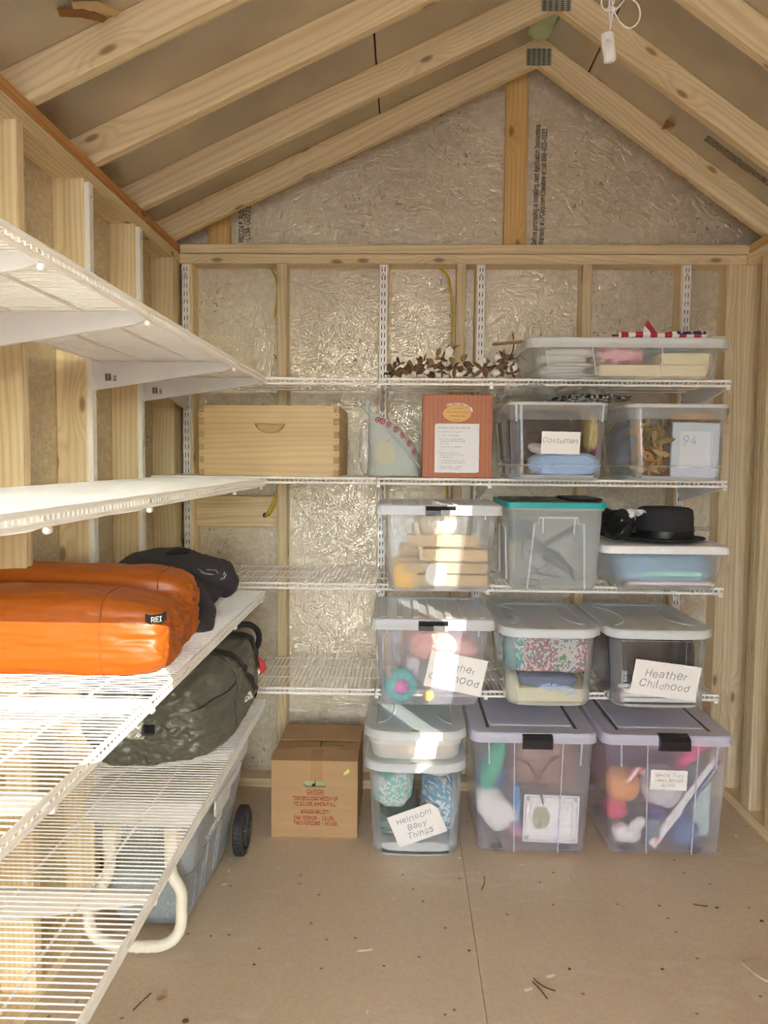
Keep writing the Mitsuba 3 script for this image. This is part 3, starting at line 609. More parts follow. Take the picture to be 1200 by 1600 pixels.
# teal lid
b5 = make_bin('teal_lid_bin', 'hazy bin with a teal and black lid, black cables inside', (796, 944, 792, 796, 932, 925), 2.555, 2.58, Z3, .38, HAZE, HAZE, .02, .006, .012)
TEAL = mat('teal_plastic', (.0, .36, .36), .35)
x0, x1, y0, y1 = b5.t; z = b5.z1
part(b5.k, 'lid', cat(loft([rrect(x0-.012, x1+.008, y0-.014, y1+.012, zz, .02) for zz in (z-.004, z+.014)], False, False), loft([rrect(x0-.012, x1+.008, y0-.014, y1+.012, z+.014, .02), rrect(x0+.01, x1-.012, y0+.012, y1-.014, z+.014, .02)], False, False)), TEAL, 40)
part(b5.k, 'lid_panel', loft([rrect(x0+.004, x1-.006, y0+.004, y1-.006, zz, .02) for zz in (z+.0125, z+.017)], False, True), DARK, 40, label='black lid panel')
part(b5.k, 'lid_lip', bx(x1-.10, x1+.012, y0+.06, y0+.30, z+.017, z+.026, .004), DARK)
c0 = b5.P(.5, 0, 1)
pan = [(.20, .0), (.27, .80), (.31, .80), (.32, .87), (.73, .87), (.74, .80), (.80, .80), (.86, .0)]
part(b5.k, 'front_ridge', tube([b5.P(u, -.006, h) for u, h in pan], .0035, 6), MILK, 40)
for u in (.36, .70): part(b5.k, 'gusset', tube([b5.P(u, -.006, .87), b5.P(u, -.006, .68)], .0035, 6), MILK, 40)
part(b5.k, 'side_ridge', tube([b5.P(-.005, w, h) for w, h in ((.2, .08), (.24, .72), (.7, .72), (.76, .08))], .003, 6), MILK, 40)
CAB = mat('cable_grey', (.035, .04, .045), .5)
solo('black_stick', board(b5.P(.24, .10, .42), b5.P(.75, .12, .76), (0, 0, 1), .018, .012, .003), CAB, 'black bar slanting up to the right inside the teal lidded bin', 'bar')
solo('black_stick', board(b5.P(.20, .12, .70), b5.P(.52, .10, .34), (0, 0, 1), .022, .012, .003), CAB, 'black bar slanting down to the right inside the teal lidded bin', 'bar')
solo('hand_tool', skin([[(b5.P(.46, .1, .40), .026), (b5.P(.56, .1, .34), .022), (b5.P(.72, .1, .20), .012)]], .008, 6), CAB, 'dark handheld tool with a round head inside the teal lidded bin', 'tool', smooth=True)
solo('power_cable', tube(spline([b5.P(*q) for q in ((.22, .03, .62), (.20, .03, .3), (.34, .03, .24), (.5, .03, .36), (.42, .03, .22), (.25, .03, .2), (.5, .03, .16), (.85, .04, .2))], 70), .0032, 6), CAB, 'thin black power cable tangled inside the teal lidded bin', 'cable', smooth=True)
a_ = np.linspace(0, 6.28, 28); solo('cable_ring', tube([b5.P(.24+.11*math.cos(t), .05+.03*math.sin(t), .07+.035*math.sin(t)) for t in a_], .0035, 6), CAB, 'black cable loop on the floor of the teal lidded bin', 'cable', smooth=True)
solo('cable_coil', cat(*[tube([b5.P(.02, .5+(.25+.02*j)*math.cos(t), .38+(.22-.015*j)*math.sin(t)) + [.006+.004*j, 0, 0] for t in a_], .0035, 6) for j in range(4)]), mat('ivory_cable', (.60, .56, .44), .5), 'coiled ivory cable against the left side of the teal lidded bin', 'cable', smooth=True)
inside(b5, 'dark_pad', 'dark round pad at the back left of the teal lidded bin', 'pad', .24, .7, .62, .34, .3, .3, C('dim_slate', (.16, .20, .23)), 2, .05, 3, 5)
# hat bin
b6 = make_bin('rimmed_bin', 'low clear bin with a white ribbed lid under the black hat', (948, 1138, 854, 966, 1122, 930), 2.555, 2.575, Z3, .40, CLEAR, MILK, .03, .008, .012)
lid(b6, mat('white_lid', (.82, .84, .86), .35), .012, .026, .002, .004, .02, .035)
ribs(b6, [.27+.018*i for i in range(16)], 1.0-.02/.13, 1.0, 'white_lid', .004, .0155, 'lid_rib')
inside(b6, 'blue_folder', 'blue plastic folder pack filling the low bin under the hat', 'folder', .52, .45, .48, .88, .8, .72, mat('blue_sheet', (.26, .42, .58), .35), 5, .06, 4, 3)
a, b = b6.P(.28, .01, .3), b6.P(.82, .06, .44); solo('mint_strip', bx(a[0], b[0], a[1]-.004, b[1], a[2], b[2], .003), mat('mint_plastic', (.38, .72, .68), .5), 'mint green strip low in the bin under the hat', 'strip')
a, b = b6.P(.12, .01, .1), b6.P(.95, .06, .2); solo('pink_sheet', bx(a[0], b[0], a[1]-.004, b[1], a[2], b[2], .003), mat('pale_pink', (.72, .60, .62), .5), 'pale pink sheet at the bottom of the bin under the hat', 'sheet')
zh = b6.z1+.003; hc = at(1034, 850, 2.75); hx = hc[0]
k = thing('black_hat', 'black felt hat with a flat round crown on the low bin', 'hat'); FELT = mat('black_felt', (.030, .031, .035), .9, sheen=.6)
part(k, 'crown', xf(lathe([(.098, .0), (.099, .03), (.097, .09), (.092, .104), (.08, .110), (.0, .109)], 40), tr(hx+.01, 2.76, zh+.006)), FELT, 50)
part(k, 'brim', xf(lathe([(.095, .006), (.12, .003), (.135, .004), (.152, .009), (.153, .012), (.135, .008), (.12, .0065), (.097, .010)], 48), tr(hx-.005, 2.76, zh-.001)), FELT, 50)
part(k, 'ribbon', xf(lathe([(.0995, .006), (.1005, .006), (.1005, .03), (.0995, .03)], 40), tr(hx+.01, 2.76, zh+.006)), mat('black_ribbon', (.012, .012, .014), .35), 50)
BAGB = mat('black_bag_gloss', (.012, .012, .014), .22)
solo('black_plastic_bag', skin([[((hx-.205, 2.80, zh+.062), .04), ((hx-.165, 2.68, zh+.06), .044)], [((hx-.205, 2.70, zh+.034), .03), ((hx-.165, 2.645, zh+.038), .034)]], .008, 5, .02, 26, 3), BAGB, 'crumpled black plastic bag left of the hat on the low bin', 'bag', smooth=40)
solo('white_wrapper', film_sheet(hx-.145, hx-.085, 2.66, 2.72, zh+.055, .05, 9, 24, 24), mat('white_film', (.75, .76, .78), .3), 'white crumpled wrapper between the black bag and the hat', 'wrapper', smooth=True)
solo('clear_wrapper', film_sheet(hx+.10, hx+.165, 2.72, 2.78, zh+.02, .03, 12, 20, 20), FILM, 'clear wrapper lying at the right of the hat brim', 'wrapper', smooth=True)
# --- fourth shelf
b7 = make_bin('latch_bin', 'lidded clear bin with pink blanket and teal toy on the fourth shelf, ridged lid', (586, 767, 968, 596, 746, 1105), 2.445, 2.475, Z4, .385, LILAC, LILACM, .022, .010, .012)
lid(b7, MILK, .013, .034, .002, .005, .022, .02)
for i in range(7):
    x = b7.t[0]+(b7.t[1]-b7.t[0])*(i+.5)/7; part(b7.k, 'lid_ridge', bx(x-.010, x+.010, b7.t[2]+.03, b7.t[3]-.03, b7.z1-.004, b7.z1+.003, .002), MILK)
latch(b7, 654, 700, 972, 986, DARK, MILK); ribs(b7, (.10, .91), .82, .96, LILACM, .004, .008, 'gusset')
pk = C('blush', (.80, .48, .42))
o = b7.P(.62, .2, .62)
solo('pink_blanket', cat(lump(b7.P(.66, .24, .68), (.10, .07, .030), 3, .16, 4, 3, rotz=0, tilt=14), lump(b7.P(.42, .30, .66), (.045, .09, .05), 2.4, .2, 4, 5, tilt=-30)), pk, 'pink blanket folded over in the ridged lid bin', 'blanket', smooth=True)
inside(b7, 'white_blanket', 'white cloth under the pink blanket in the ridged lid bin', 'cloth', .62, .46, .22, .40, .4, .34, C('white', (.70, .69, .68)), 3, .1, 4, 6)
k = thing('teal_toy', 'teal cloth toy wrapped round a pink ball in the ridged lid bin', 'soft toy'); o = b7.P(.20, .16, .20)
part(k, 'wrap', xf(lathe([(.018, -.045), (.042, -.04), (.056, -.01), (.054, .02), (.045, .036), (.030, .040), (.024, .03), (.02, .0)], 26), tr(*o) @ rot([1, 0, 0], 90) @ rot([0, 1, 0], 12)), C('teal', (.10, .52, .50)), 60)
part(k, 'ball', lump(o + [0, -.026, 0], (.027, .022, .027), 2, .04, 3, 2), mat('hot_pink', (.70, .16, .45), .5), True)
solo('yellow_ball', lump(b7.P(.49, .10, .09), (.018, .018, .018), 2, .02, 3, 2), mat('warm_yellow', (.85, .52, .10), .5), 'small yellow ball on the floor of the ridged lid bin', 'ball', smooth=True)
for i in range(2):
    a, b = b7.P(.10+.10*i, .06+.40*i, (.30, .1, .2)[i]), b7.P(.07+.19*i, .10+.45*i, (.86, .8, .74)[i]); solo('wooden_rod', tube([a, b], .006, 8), 'wood_box', ('pale wooden rod upright in the left front corner of the ridged lid bin', 'second wooden rod from the left in the ridged lid bin', 'third wooden rod from the left in the ridged lid bin')[i], 'rod', smooth=40)
solo('grey_brick', bx(*sum(([p_-s, p_+s] for p_, s in zip(b7.P(.33, .20, .44), (.022, .02, .02))), []), .006), C('grey_white', (.55, .56, .58)), 'grey block above the teal toy in the ridged lid bin', 'block')
for i in range(4):
    o = b7.P(.60+.02*i, .6, .66+.06*i); solo('paper_sheet', bx(o[0]-.12, o[0]+.09, o[1]-.06, o[1]+.08, o[2], o[2]+.003), PAPER, ('lowest', 'second from bottom', 'third from bottom', 'topmost')[i] + ' of the papers behind the pink blanket', 'paper')
note(b7, 712, 1052, .188, .125, -11, ['Heather', 'Childhood'], .024, .040, 21)
def knit(p, n, uv):
    a = p.x*170 + p.y*60 + 1.2*noise(p.x*60, p.z*60, 3.); b = p.z*150 + 1.2*noise(p.x*50, p.z*50, 9.); i, j = dr.floor(a + .5*dr.floor(b)), dr.floor(b)
    band = noise(p.x*24 + 3, 0.5, 0.5); r = cell_rand(i, j, 3); g = .5*noise(a*.35, b*.3, 2.) + .5*r
    c = mix((.66, .64, .60), mix((.12, .42, .42), (.18, .36, .20), smoothstep(.45, .55, noise(p.x*13, 0., 7.))), smoothstep(.50, .56, g*.7 + .42*smoothstep(.35, .7, band)))
    c = mix(c, (.52, .20, .28), smoothstep(.70, .74, cell_rand(i, j, 8)*.6 + .42*smoothstep(.4, .7, noise(p.x*22 + 11, 0, 2.))))
    c = mix(c, (.30, .26, .36), smoothstep(.86, .88, cell_rand(i, j, 5)))
    return c*(.55+.45*smoothstep(.0, .4, dr.abs(dr.sin(a*3.1416))*dr.abs(dr.sin(b*3.1416))))
mat('knit_wool', mikit.proc(knit), .95)
def clear_lid_bin(name, label, px, Yt, Yb, z0, dep, body, bow, hlid, group=None, **kw):
    B = make_bin(name, label, px, Yt, Yb, z0, dep, body, MILK, .05, .006, .03, group, bow=bow, **kw)
    lid(B, MILK, .013, hlid, .002, .004, .04, .06, bow)
    x0, x1, y0, y1 = B.t; z = B.z1 - .0005
    for sx in (-1, 1):
        cx = (x0+x1)/2 + sx*(x1-x0)*.46; arc = [(cx - sx*(x1-x0)*.24*math.cos(t), (y0+y1)/2 - (y1-y0)*.36*math.sin(t), z) for t in np.linspace(-1.3, 1.3, 18)]
        part(B.k, 'lid_curve', tube(arc, .0025, 5), MILK, 40)
    part(B.k, 'thumb_notch', bx((x0+x1)/2-.014, (x0+x1)/2+.014, y0-bow+.002, y0-bow+.012, z+.001, z+.004, .001), mat('notch_olive', (.30, .30, .20), .6))
    part(B.k, 'rim_panel', loft([B.rg(B.z1-.028, -.004), B.rg(B.z1-.05, -.004), B.rg(B.z1-.052, -.001)], False, False), body, 40)
    return B
b8 = clear_lid_bin('clear_lid_bin', 'lidded clear bin of multicoloured knit blanket on the fourth shelf', (787, 936, 982, 793, 924, 1099), 2.47, 2.495, Z4, .45, GLASSY, .016, .024)
inside(b8, 'knit_blanket', 'knitted blanket of mixed teal, red and white wool in the middle bin', 'blanket', .5, .46, .69, 1.02, .98, .54, 'knit_wool', 6, .05, 3, 4)
inside(b8, 'blue_blanket', 'slate blue cloth with a rounded top under the knit blanket', 'blanket', .50, .14, .31, .70, .26, .18, C('slateblue', (.16, .21, .32)), 2.6, .08, 3, 4)
inside(b8, 'pale_blue_cloth', 'pale blue cloth in front of the slate blue one in the knit blanket bin', 'cloth', .60, .05, .225, .50, .12, .12, C('paleblue', (.46, .58, .76)), 2.6, .08, 3, 8, tilt=12)
inside(b8, 'cream_blanket', 'cream cloth along the floor of the knit blanket bin', 'cloth', .5, .45, .13, 1.02, 1.0, .24, C('cream', (.74, .69, .52)), 4, .06, 3, 9)
inside(b8, 'cream_roll', 'cream cloth bulging up at the left front of the knit blanket bin', 'cloth', .08, .12, .22, .18, .24, .30, C('cream', (.74, .69, .52)), 2.4, .06, 3, 2)
b9 = clear_lid_bin('clear_lid_bin', 'lidded clear bin of dark boxes with a handwritten paper, right end of the fourth shelf', (954, 1113, 984, 959, 1103, 1102), 2.47, 2.495, Z4, .45, GLASSY, .016, .024)
a, b = b9.P(.10, .06, .30), b9.P(.86, .12, .84); k = thing('black_box', 'flat black box standing behind the paper in the right bin of the fourth shelf', 'box')
part(k, 'carton', bx(a[0], b[0], a[1], b[1], a[2], b[2], .002), mat('box_black', (.03, .032, .04), .4))
part(k, 'barcode', cat(*[bx(a[0]+.004, a[0]+.022, a[1]-.0008, a[1]-.0002, a[2]+.002+.0042*i, a[2]+.002+.0042*i+.0015+.0012*(i % 3 == 0)) for i in range(9)]), PAPER)
part(k, 'edge_line', cat(bx(a[0]+.002, b[0]-.002, a[1]-.0008, a[1]-.0002, b[2]-.006, b[2]-.0045), bx(b[0]-.02, b[0]-.0185, a[1]-.0008, a[1]-.0002, a[2], b[2]-.006)), mat('silver_ink', (.4, .42, .45), .5))
inside(b9, 'navy_cloth', 'navy cloth at the back of the right bin on the fourth shelf', 'cloth', .52, .60, .46, 1.02, .86, .88, C('navy', (.035, .045, .075)), 4, .06, 3, 3)
for i, (c, u0, u1) in enumerate((((.62, .60, .56), .10, .92), ((.45, .12, .14), .08, .90), ((.60, .62, .60), .12, .94), ((.16, .18, .22), .07, .92))):
    a, b = b9.P(u0, .05, .05+.06*i), b9.P(u1, .11, .105+.06*i)
    k = thing('paperback', ('lowest book of the stack', 'red book of the stack', 'pale upper book of the stack', 'dark top book of the stack')[i] + ' in the right bin on the fourth shelf', 'book')
    part(k, 'pages', bx(a[0]+.003, b[0], a[1]+.002, b[1]-.002, a[2]+.0012, b[2]-.0012), PAPER); part(k, 'cover', cat(bx(a[0], b[0], a[1], b[1], a[2], a[2]+.0012), bx(a[0], b[0], a[1], b[1], b[2]-.0012, b[2]), bx(a[0], a[0]+.002, a[1], b[1], a[2], b[2])), mat(f'book_{i}', c, .5))
solo('map_sheet', bx(*b9.P(.2, .12, .955)[:1], *b9.P(.8, .8, .955)[:1], b9.P(0, .12, .9)[1], b9.P(0, .8, .9)[1], b9.P(0, 0, .93)[2], b9.P(0, 0, .945)[2], .003), mat('map_yellow', (.70, .66, .40), .6), 'yellow printed pack under the lid of the right bin on the fourth shelf', 'pack')
for i, c in enumerate(((.10, .22, .48), (.70, .68, .45))):
    a, b = b9.P(.06+.34*i, .05, .86), b9.P(.34+.4*i, .1, .93); solo('small_pack', bx(a[0], b[0], a[1], b[1], a[2], b[2], .002), mat(f'pack_{i}', c, .5), ('small blue pack', 'small pale yellow pack')[i] + ' at the top front of the right bin on the fourth shelf', 'pack')
note(b9, 1040, 1063, .215, .118, -7, ['Heather', 'Childhood'], .024, .037, 31, corner=-.02)
# --- on the floor
b10 = clear_lid_bin('clear_lid_bin', 'tall lidded clear bin on the floor of crocheted baby blankets, slanted paper in front', (575, 724, 1191, 582, 716, 1341), 2.535, 2.565, 0.002, .48, GLASSY, .02, .026)
zt = b10.z1 + .003
b11 = clear_lid_bin('clear_lid_bin', 'flat lidded clear bin stacked on the tall crochet bin, filled with tan papers', (575, 724, 1141, 580, 718, 1198), 2.535, 2.55, zt, .46, MILK, .02, .026)
for i in range(5):
    a, b = b11.P(.07, .05, .08+.125*i), b11.P(.92, .85, .185+.125*i); solo('tan_folder', bx(a[0], b[0], a[1]+.005, b[1], a[2], b[2], .003), mat('folder_tan', (.74, .52, .30), .7), ('lowest', 'second from bottom', 'middle', 'fourth from bottom', 'topmost')[i] + ' of the five tan folders in the flat stacked bin', 'folder')
a, b = b11.P(.1, .05, .76), b11.P(.88, .8, .86); solo('teal_folder', bx(a[0], b[0], a[1]+.005, b[1], a[2], b[2], .003), mat('folder_teal', (.22, .44, .50), .6), 'grey teal folder on top of the tan ones in the flat stacked bin', 'folder')
def crochet(c1):
    def fn(p, n, uv):
        d1, d2, r = voronoi((p.x + .6*p.y)*120, p.z*120); return mix(mix((.80, .80, .78), c1, smoothstep(.45, .6, r)), (.30, .40, .42), smoothstep(.42, .75, d1)*.6)
    return fn
mat('crochet_mint', mikit.proc(crochet((.30, .66, .56))), .9); mat('crochet_blue', mikit.proc(crochet((.22, .46, .66))), .9)
inside(b10, 'mint_blanket', 'mint and white crocheted blanket at the upper left of the tall crochet bin', 'blanket', .24, .36, .66, .48, .7, .44, 'crochet_mint', 2.6, .12, 3, 4)
inside(b10, 'blue_blanket', 'blue and white crocheted blanket at the right of the tall crochet bin', 'blanket', .78, .36, .47, .40, .7, .54, 'crochet_blue', 2.8, .1, 3, 5)
inside(b10, 'white_cloth_roll', 'white cloth roll at the top of the tall crochet bin', 'cloth', .74, .30, .885, .42, .6, .12, C('white', (.70, .69, .68)), 2.6, .12, 3, 8)
inside(b10, 'green_plastic_bag', 'dark green grey plastic pack at the lower left of the tall crochet bin', 'bag', .28, .36, .30, .54, .7, .26, mat('film_green', (.20, .27, .25), .25), 3, .2, 5, 8)
inside(b10, 'white_cloth', 'white cloth along the floor of the tall crochet bin', 'cloth', .50, .4, .09, 1.0, .9, .13, C('white', (.70, .69, .68)), 3, .2, 5, 2)
note(b10, 652, 1288, .176, .118, 22, ['Heirloom', 'Baby', 'Things'], .021, .031, 41, corner=.03)
def tote(name, label, px, Yt, Yb, dep):
    B = make_bin(name, label, px, Yt, Yb, 0, dep, LILAC, LILACM, .018, .008, .014, lift=.014)
    x0, x1, y0, y1 = B.t; z = B.z1
    lid(B, LILACM, .011, .034, .002, .004, .045, .035)
    R = lambda i, zz: rrect(x0+i, x1-i, y0+i*1.2, y1-i, zz, .012)
    part(B.k, 'lid_panel', loft([R(.06, z-.002), R(.062, z+.0025), R(.066, z+.003)], False, True), LILACM, 40)
    for sx in (0, 1):
        xa = x0+.046 if sx == 0 else x1-.058; part(B.k, 'lid_groove', bx(xa, xa+.011, y0+.05, y1-.05, z-.0022, z-.0012), mat('groove_grey', (.10, .11, .13), .5))
    ribs(B, (.12, .90), .74, .95, LILACM, .004, .007, 'gusset')
    part(B.k, 'panel_edge', cat(*[tube([B.P(u, 0, .01)+[0, -.005, 0], B.P(u, 0, .93)+[0, -.005, 0]], .0022, 5) for u in (.335, .745)]), LILACM)
    for u in (.18, .82):
        for w in (.1, .88):
            o = B.P(u, w, 0); ck = part(B.k, 'caster', xf(lathe([(.0, -.010), (.011, -.010), (.0125, -.008), (.0125, .008), (.011, .010), (0, .010)], 14), tr(o[0], o[1], .0128) @ rot([0, 1, 0], 90)), RUBBER, 40)
            part(ck, 'fork', bx(o[0]-.022, o[0]+.022, o[1]-.014, o[1]+.014, .012, .020, .002), DARK)
    return B
b12 = tote('wheeled_tote', 'big lilac wheeled tote in the middle of the floor row, brown leather bag inside', (741, 929, 1145, 747, 913, 1334), 2.56, 2.585, .45)
latch(b12, 816, 863, 1149, 1169, DARK, None, 2.545, .02)
LEA = mat('brown_leather', (.33, .18, .125), .42)
k = thing('leather_bag', 'brown leather bag with stitched seams in the upper part of the middle tote', 'bag'); c = b12.P(.62, .40, .69)
part(k, 'bag', lump(c, (.125, .13, .105), 3.4, .06, 3, 5), LEA, True)
for pts in (((.36, .76), (.48, .70), (.56, .62), (.60, .62)), ((.36, .62), (.46, .57), (.53, .55), (.58, .48), (.60, .40)), ((.55, .57), (.60, .68), (.72, .80))):
    part(k, 'seam', tube(spline([b12.P(u, .034, h) for u, h in pts], 16), .0028, 5), mat('seam_brown', (.10, .05, .035), .6))
part(k, 'slit', tube([b12.P(.74, .034, .73), b12.P(.80, .034, .68)], .0025, 5), mat('seam_brown', (.10, .05, .035), .6))
inside(b12, 'green_scarf', 'green cloth hanging at the left in the middle tote', 'cloth', .17, .16, .68, .15, .24, .42, C('green', (.08, .48, .30)), 2.3, .16, 4, 2, tilt=18)
inside(b12, 'blue_plush', 'blue soft shape behind the white plush in the middle tote', 'soft toy', .18, .46, .44, .26, .2, .34, C('blue', (.14, .34, .66)), 2.2, .1, 3, 3)
solo('white_plush', within(b12, skin([[(b12.P(.13, .18, .36), .055), (b12.P(.22, .18, .22), .05)], [(b12.P(.24, .12, .34), .03), (b12.P(.34, .09, .27), .022)]], .012, 8, .006, 30, 2)), C('plush_white', (.78, .77, .76)), 'white plush toy at the lower left of the middle tote', 'soft toy', smooth=True)
inside(b12, 'blue_lump', 'blue soft shape right of the white plush in the middle tote', 'soft toy', .385, .20, .32, .09, .16, .34, C('blue', (.14, .34, .66)), 2.2, .1, 3, 7)
inside(b12, 'pink_lump', 'dull pink soft shape at the bottom of the middle tote', 'soft toy', .40, .3, .10, .2, .3, .16, C('dullpink', (.55, .26, .34)), 2.2, .1, 3, 7)
M = frame(b12.P(.68, .045, .27), (1, 0, -.02), (0, -.03, 1)); k = thing('ornate_card', 'white card with an ornate border and small picture in the middle tote', 'card')
part(k, 'card', extr(sbox(-.095, -.085, .095, .085), .004, M), PAPER)
part(k, 'border', extr(unary_union([sbox(-.09, -.08, .09, .08).difference(sbox(-.087, -.077, .087, .077)), sbox(-.072, -.062, .072, .062).difference(sbox(-.0705, -.0605, .0705, .0605))] + [Point(x, y).buffer(.007, 3) for x in (-.08, .08) for y in (-.07, .07)] + [Point(x, y).buffer(.003, 3) for x, y in ((0, .07), (0, -.07), (-.04, .07), (.04, .07), (-.04, -.07), (.04, -.07), (-.08, 0), (.08, 0))]), .0006, M @ tr(0, 0, .0041)), mat('ornament_grey', (.36, .32, .36), .7))
part(k, 'picture', extr(Polygon(np.array([(-.052+.034*math.cos(t), .004+.042*math.sin(t)) for t in np.linspace(0, 6.28, 24)])).intersection(sbox(-.08, -.036, -.02, .044)), .0006, M @ tr(.016, 0, .0041)), mat('picture_green', mikit.proc(lambda p, n, uv: mix((.26, .36, .22), (.55, .52, .34), fbm(p.x*70, p.z*70, 1.0, 3))), .7))
b13 = tote('wheeled_tote', 'big lilac wheeled tote of toys at the right end of the floor row', (947, 1142, 1149, 951, 1123, 1336), 2.565, 2.59, .45)
latch(b13, 1029, 1077, 1151, 1172, DARK, None, 2.55, .02)
inside(b13, 'plum_blanket', 'dark plum cloth across the back of the toy tote', 'blanket', .42, .72, .55, .78, .34, .70, C('plum', (.22, .09, .14)), 4, .05, 3, 3)
inside(b13, 'plum_bag', 'shiny plum bag at the top of the toy tote', 'bag', .50, .28, .86, .36, .3, .12, mat('plum_gloss', (.42, .20, .26), .25), 2.6, .14, 3, 5)
k = thing('orange_plush', 'orange plush toy with a striped arch in the toy tote', 'soft toy')
part(k, 'plush', lump(b13.P(.20, .26, .49), (.060, .07, .058), 2.2, .05, 3, 4), C('orange', (.78, .34, .10)), True)
st = lambda p, n, uv: mix(mix((.70, .14, .16), (.10, .30, .36), smoothstep(.45, .5, cell_rand(dr.floor(p.x*95 - p.z*60), 2, 1))), (.82, .78, .68), smoothstep(.6, .62, cell_rand(dr.floor(p.x*95 - p.z*60), 9, 4)))
part(k, 'striped_arch', tube([b13.P(.30-.09*math.cos(t), .07, .55+.13*math.sin(t)) for t in np.linspace(.25, 1.9, 12)][::-1], .013, 10), mat('striped_cloth', mikit.proc(st), .8), 60)
inside(b13, 'red_plush', 'red round plush below the orange one in the toy tote', 'soft toy', .15, .30, .26, .22, .20, .18, C('redpink', (.72, .10, .16)), 2.1, .05, 3, 2)
solo('cream_plush', within(b13, skin([[(b13.P(.15, .14, .12), .032), (b13.P(.26, .12, .11), .028)], [(b13.P(.25, .10, .17), .02), (b13.P(.31, .08, .24), .022)]], .010, 8, .008, 40, 2)), C('plush_white', (.78, .77, .76)), 'cream plush toy at the lower left of the toy tote', 'soft toy', smooth=True)
inside(b13, 'white_ball', 'round white plush below the label in the toy tote', 'soft toy', .53, .20, .50, .36, .34, .34, C('plush_grey', (.62, .60, .64)), 2.1, .04, 4, 2)
solo('pink_plush', within(b13, skin([[(b13.P(.73, .16, .76), .022), (b13.P(.80, .16, .86), .028), (b13.P(.86, .16, .90), .026)], [(b13.P(.73, .16, .76), .022), (b13.P(.68, .16, .70), .02)]], .01, 8, .004, 30, 3)), C('hotpink', (.80, .10, .28)), 'long bright pink plush at the upper right of the toy tote', 'soft toy', smooth=True)
k = thing('toy_slide', 'long white toy slide slanting up to the right in the toy tote', 'toy'); a, b = b13.P(.40, .035, .06), b13.P(.93, .05, .78)
part(k, 'rail', board(a, b, (1, 0, -.8), .030, .012, .003)[:2], mat('toy_white', (.80, .80, .82), .3)); part(k, 'dark_stripe', board(a+[.10, -.0095, .13], b+[.004, -.0095, 0], (1, 0, -.8), .007, .004, .001)[:2], mat('toy_navy', (.06, .06, .16), .4)); part(k, 'dark_stripe', board(a+[.05, -.009, .05], b+[-.02, -.009, -.06], (1, 0, -.8), .004, .004, .001)[:2], mat('toy_navy', (.06, .06, .16), .4))
part(k, 'red_marks', cat(*[board(a+(b-a)*t+[-.008, -.0075, 0], a+(b-a)*t+[.004, -.0075, -.006], (0, 1, 0), .003, .003, .0005)[:2] for t in np.linspace(.05, .13, 5)]), mat('toy_red', (.75, .16, .10), .4)); part(k, 'tip', lump(b+[.004, 0, -.002], (.012, .01, .014), 2, .02, 2, 2), mat('toy_red', (.75, .16, .10), .4), True)
inside(b13, 'navy_toy', 'dark purple toy left of the slide in the toy tote', 'toy', .45, .06, .335, .13, .08, .10, mat('toy_purple', (.10, .07, .24), .4), 4, .04, 3, 3)
inside(b13, 'grey_toy', 'slate toy under the purple one in the toy tote', 'toy', .42, .06, .20, .12, .07, .16, mat('toy_slate', (.20, .22, .28), .4), 5, .03, 3, 3)
inside(b13, 'blue_toy', 'blue spiky toy at the bottom of the toy tote', 'toy', .72, .12, .15, .24, .16, .22, C('blue_dim', (.16, .24, .42)), 2, .35, 9, 3)
inside(b13, 'teal_sheet', 'pale teal board at the right side of the toy tote', 'board', .90, .30, .34, .16, .2, .56, mat('pale_teal', (.50, .64, .64), .6), 8, .01, 3, 3)
note(b13, 1045, 1219, .124, .071, -1, ['Special Toys', '- pets, books', 'boxes'], .0105, .0185, 61, name='card_label', off=.0085)

# ------------------------------------------------------------------ loose things on the back shelves
ZT = ZBs[0] + .0005
# flags on the shallow bin
RED, NAVY, FWH = (.42, .03, .06), (.02, .03, .10), (.78, .76, .74)
zf = b1.z1 + .003; fa, fb = at(966, 518, 2.60), at(1103, 518, 2.60)
def flag_fn(p, n, uv):
    s = dr.floor((p.x*.9 + p.z*.35 + p.y*.5)*58); st_ = mix(RED, FWH, dr.select(cell_rand(s, 4, 1) > .5, 1., 0.)*1.0)
    return st_
mat('flag_stripes', mikit.proc(lambda p, n, uv: mix(RED, FWH, dr.select(dr.abs(dr.floor(p.x*42)*.5 - dr.floor(dr.floor(p.x*42)*.5)) > .25, 1., 0.))), .8)
k = thing('small_flag', 'small flag rolled round its stick, lying on the shallow bin of the top shelf', 'flag')
fx0, fx1, fy, fz = fa[0], fb[0], 2.60, zf+.0125
part(k, 'stripes', xf(tube([(x, fy, fz + .0015*math.sin(x*50)) for x in np.linspace(fx0, fx1, 24)], [.0105+.0015*math.sin(i) for i in range(24)], 14), np.eye(4)), 'flag_stripes', 50)
can = tube([(x, fy, fz+.0015) for x in np.linspace(fx0+.19, fx1-.003, 12)], .0118, 16, False); v = can[0]; keep = (v[can[1]].mean(1)[:, 2] > fz+.0008)
part(k, 'star_field', (v, can[1][keep]), mat('flag_navy', NAVY, .8), 40)
star = Polygon([((.0055 if i % 2 == 0 else .0022)*math.sin(i*math.pi/5), (.0055 if i % 2 == 0 else .0022)*math.cos(i*math.pi/5)) for i in range(10)])
for i in range(4): part(k, 'star', extr(star, .0006, frame((fx0+.205+.034*i, fy-.0098, fz+.0078), (1, 0, 0), (0, .62, .78))), mat('flag_white', FWH, .8))
part(k, 'stick', tube([(fx0-.02, fy, fz-.002), (fx0, fy, fz-.002)], .0035, 8), mat('stick_dark', (.10, .05, .04), .7), 40)
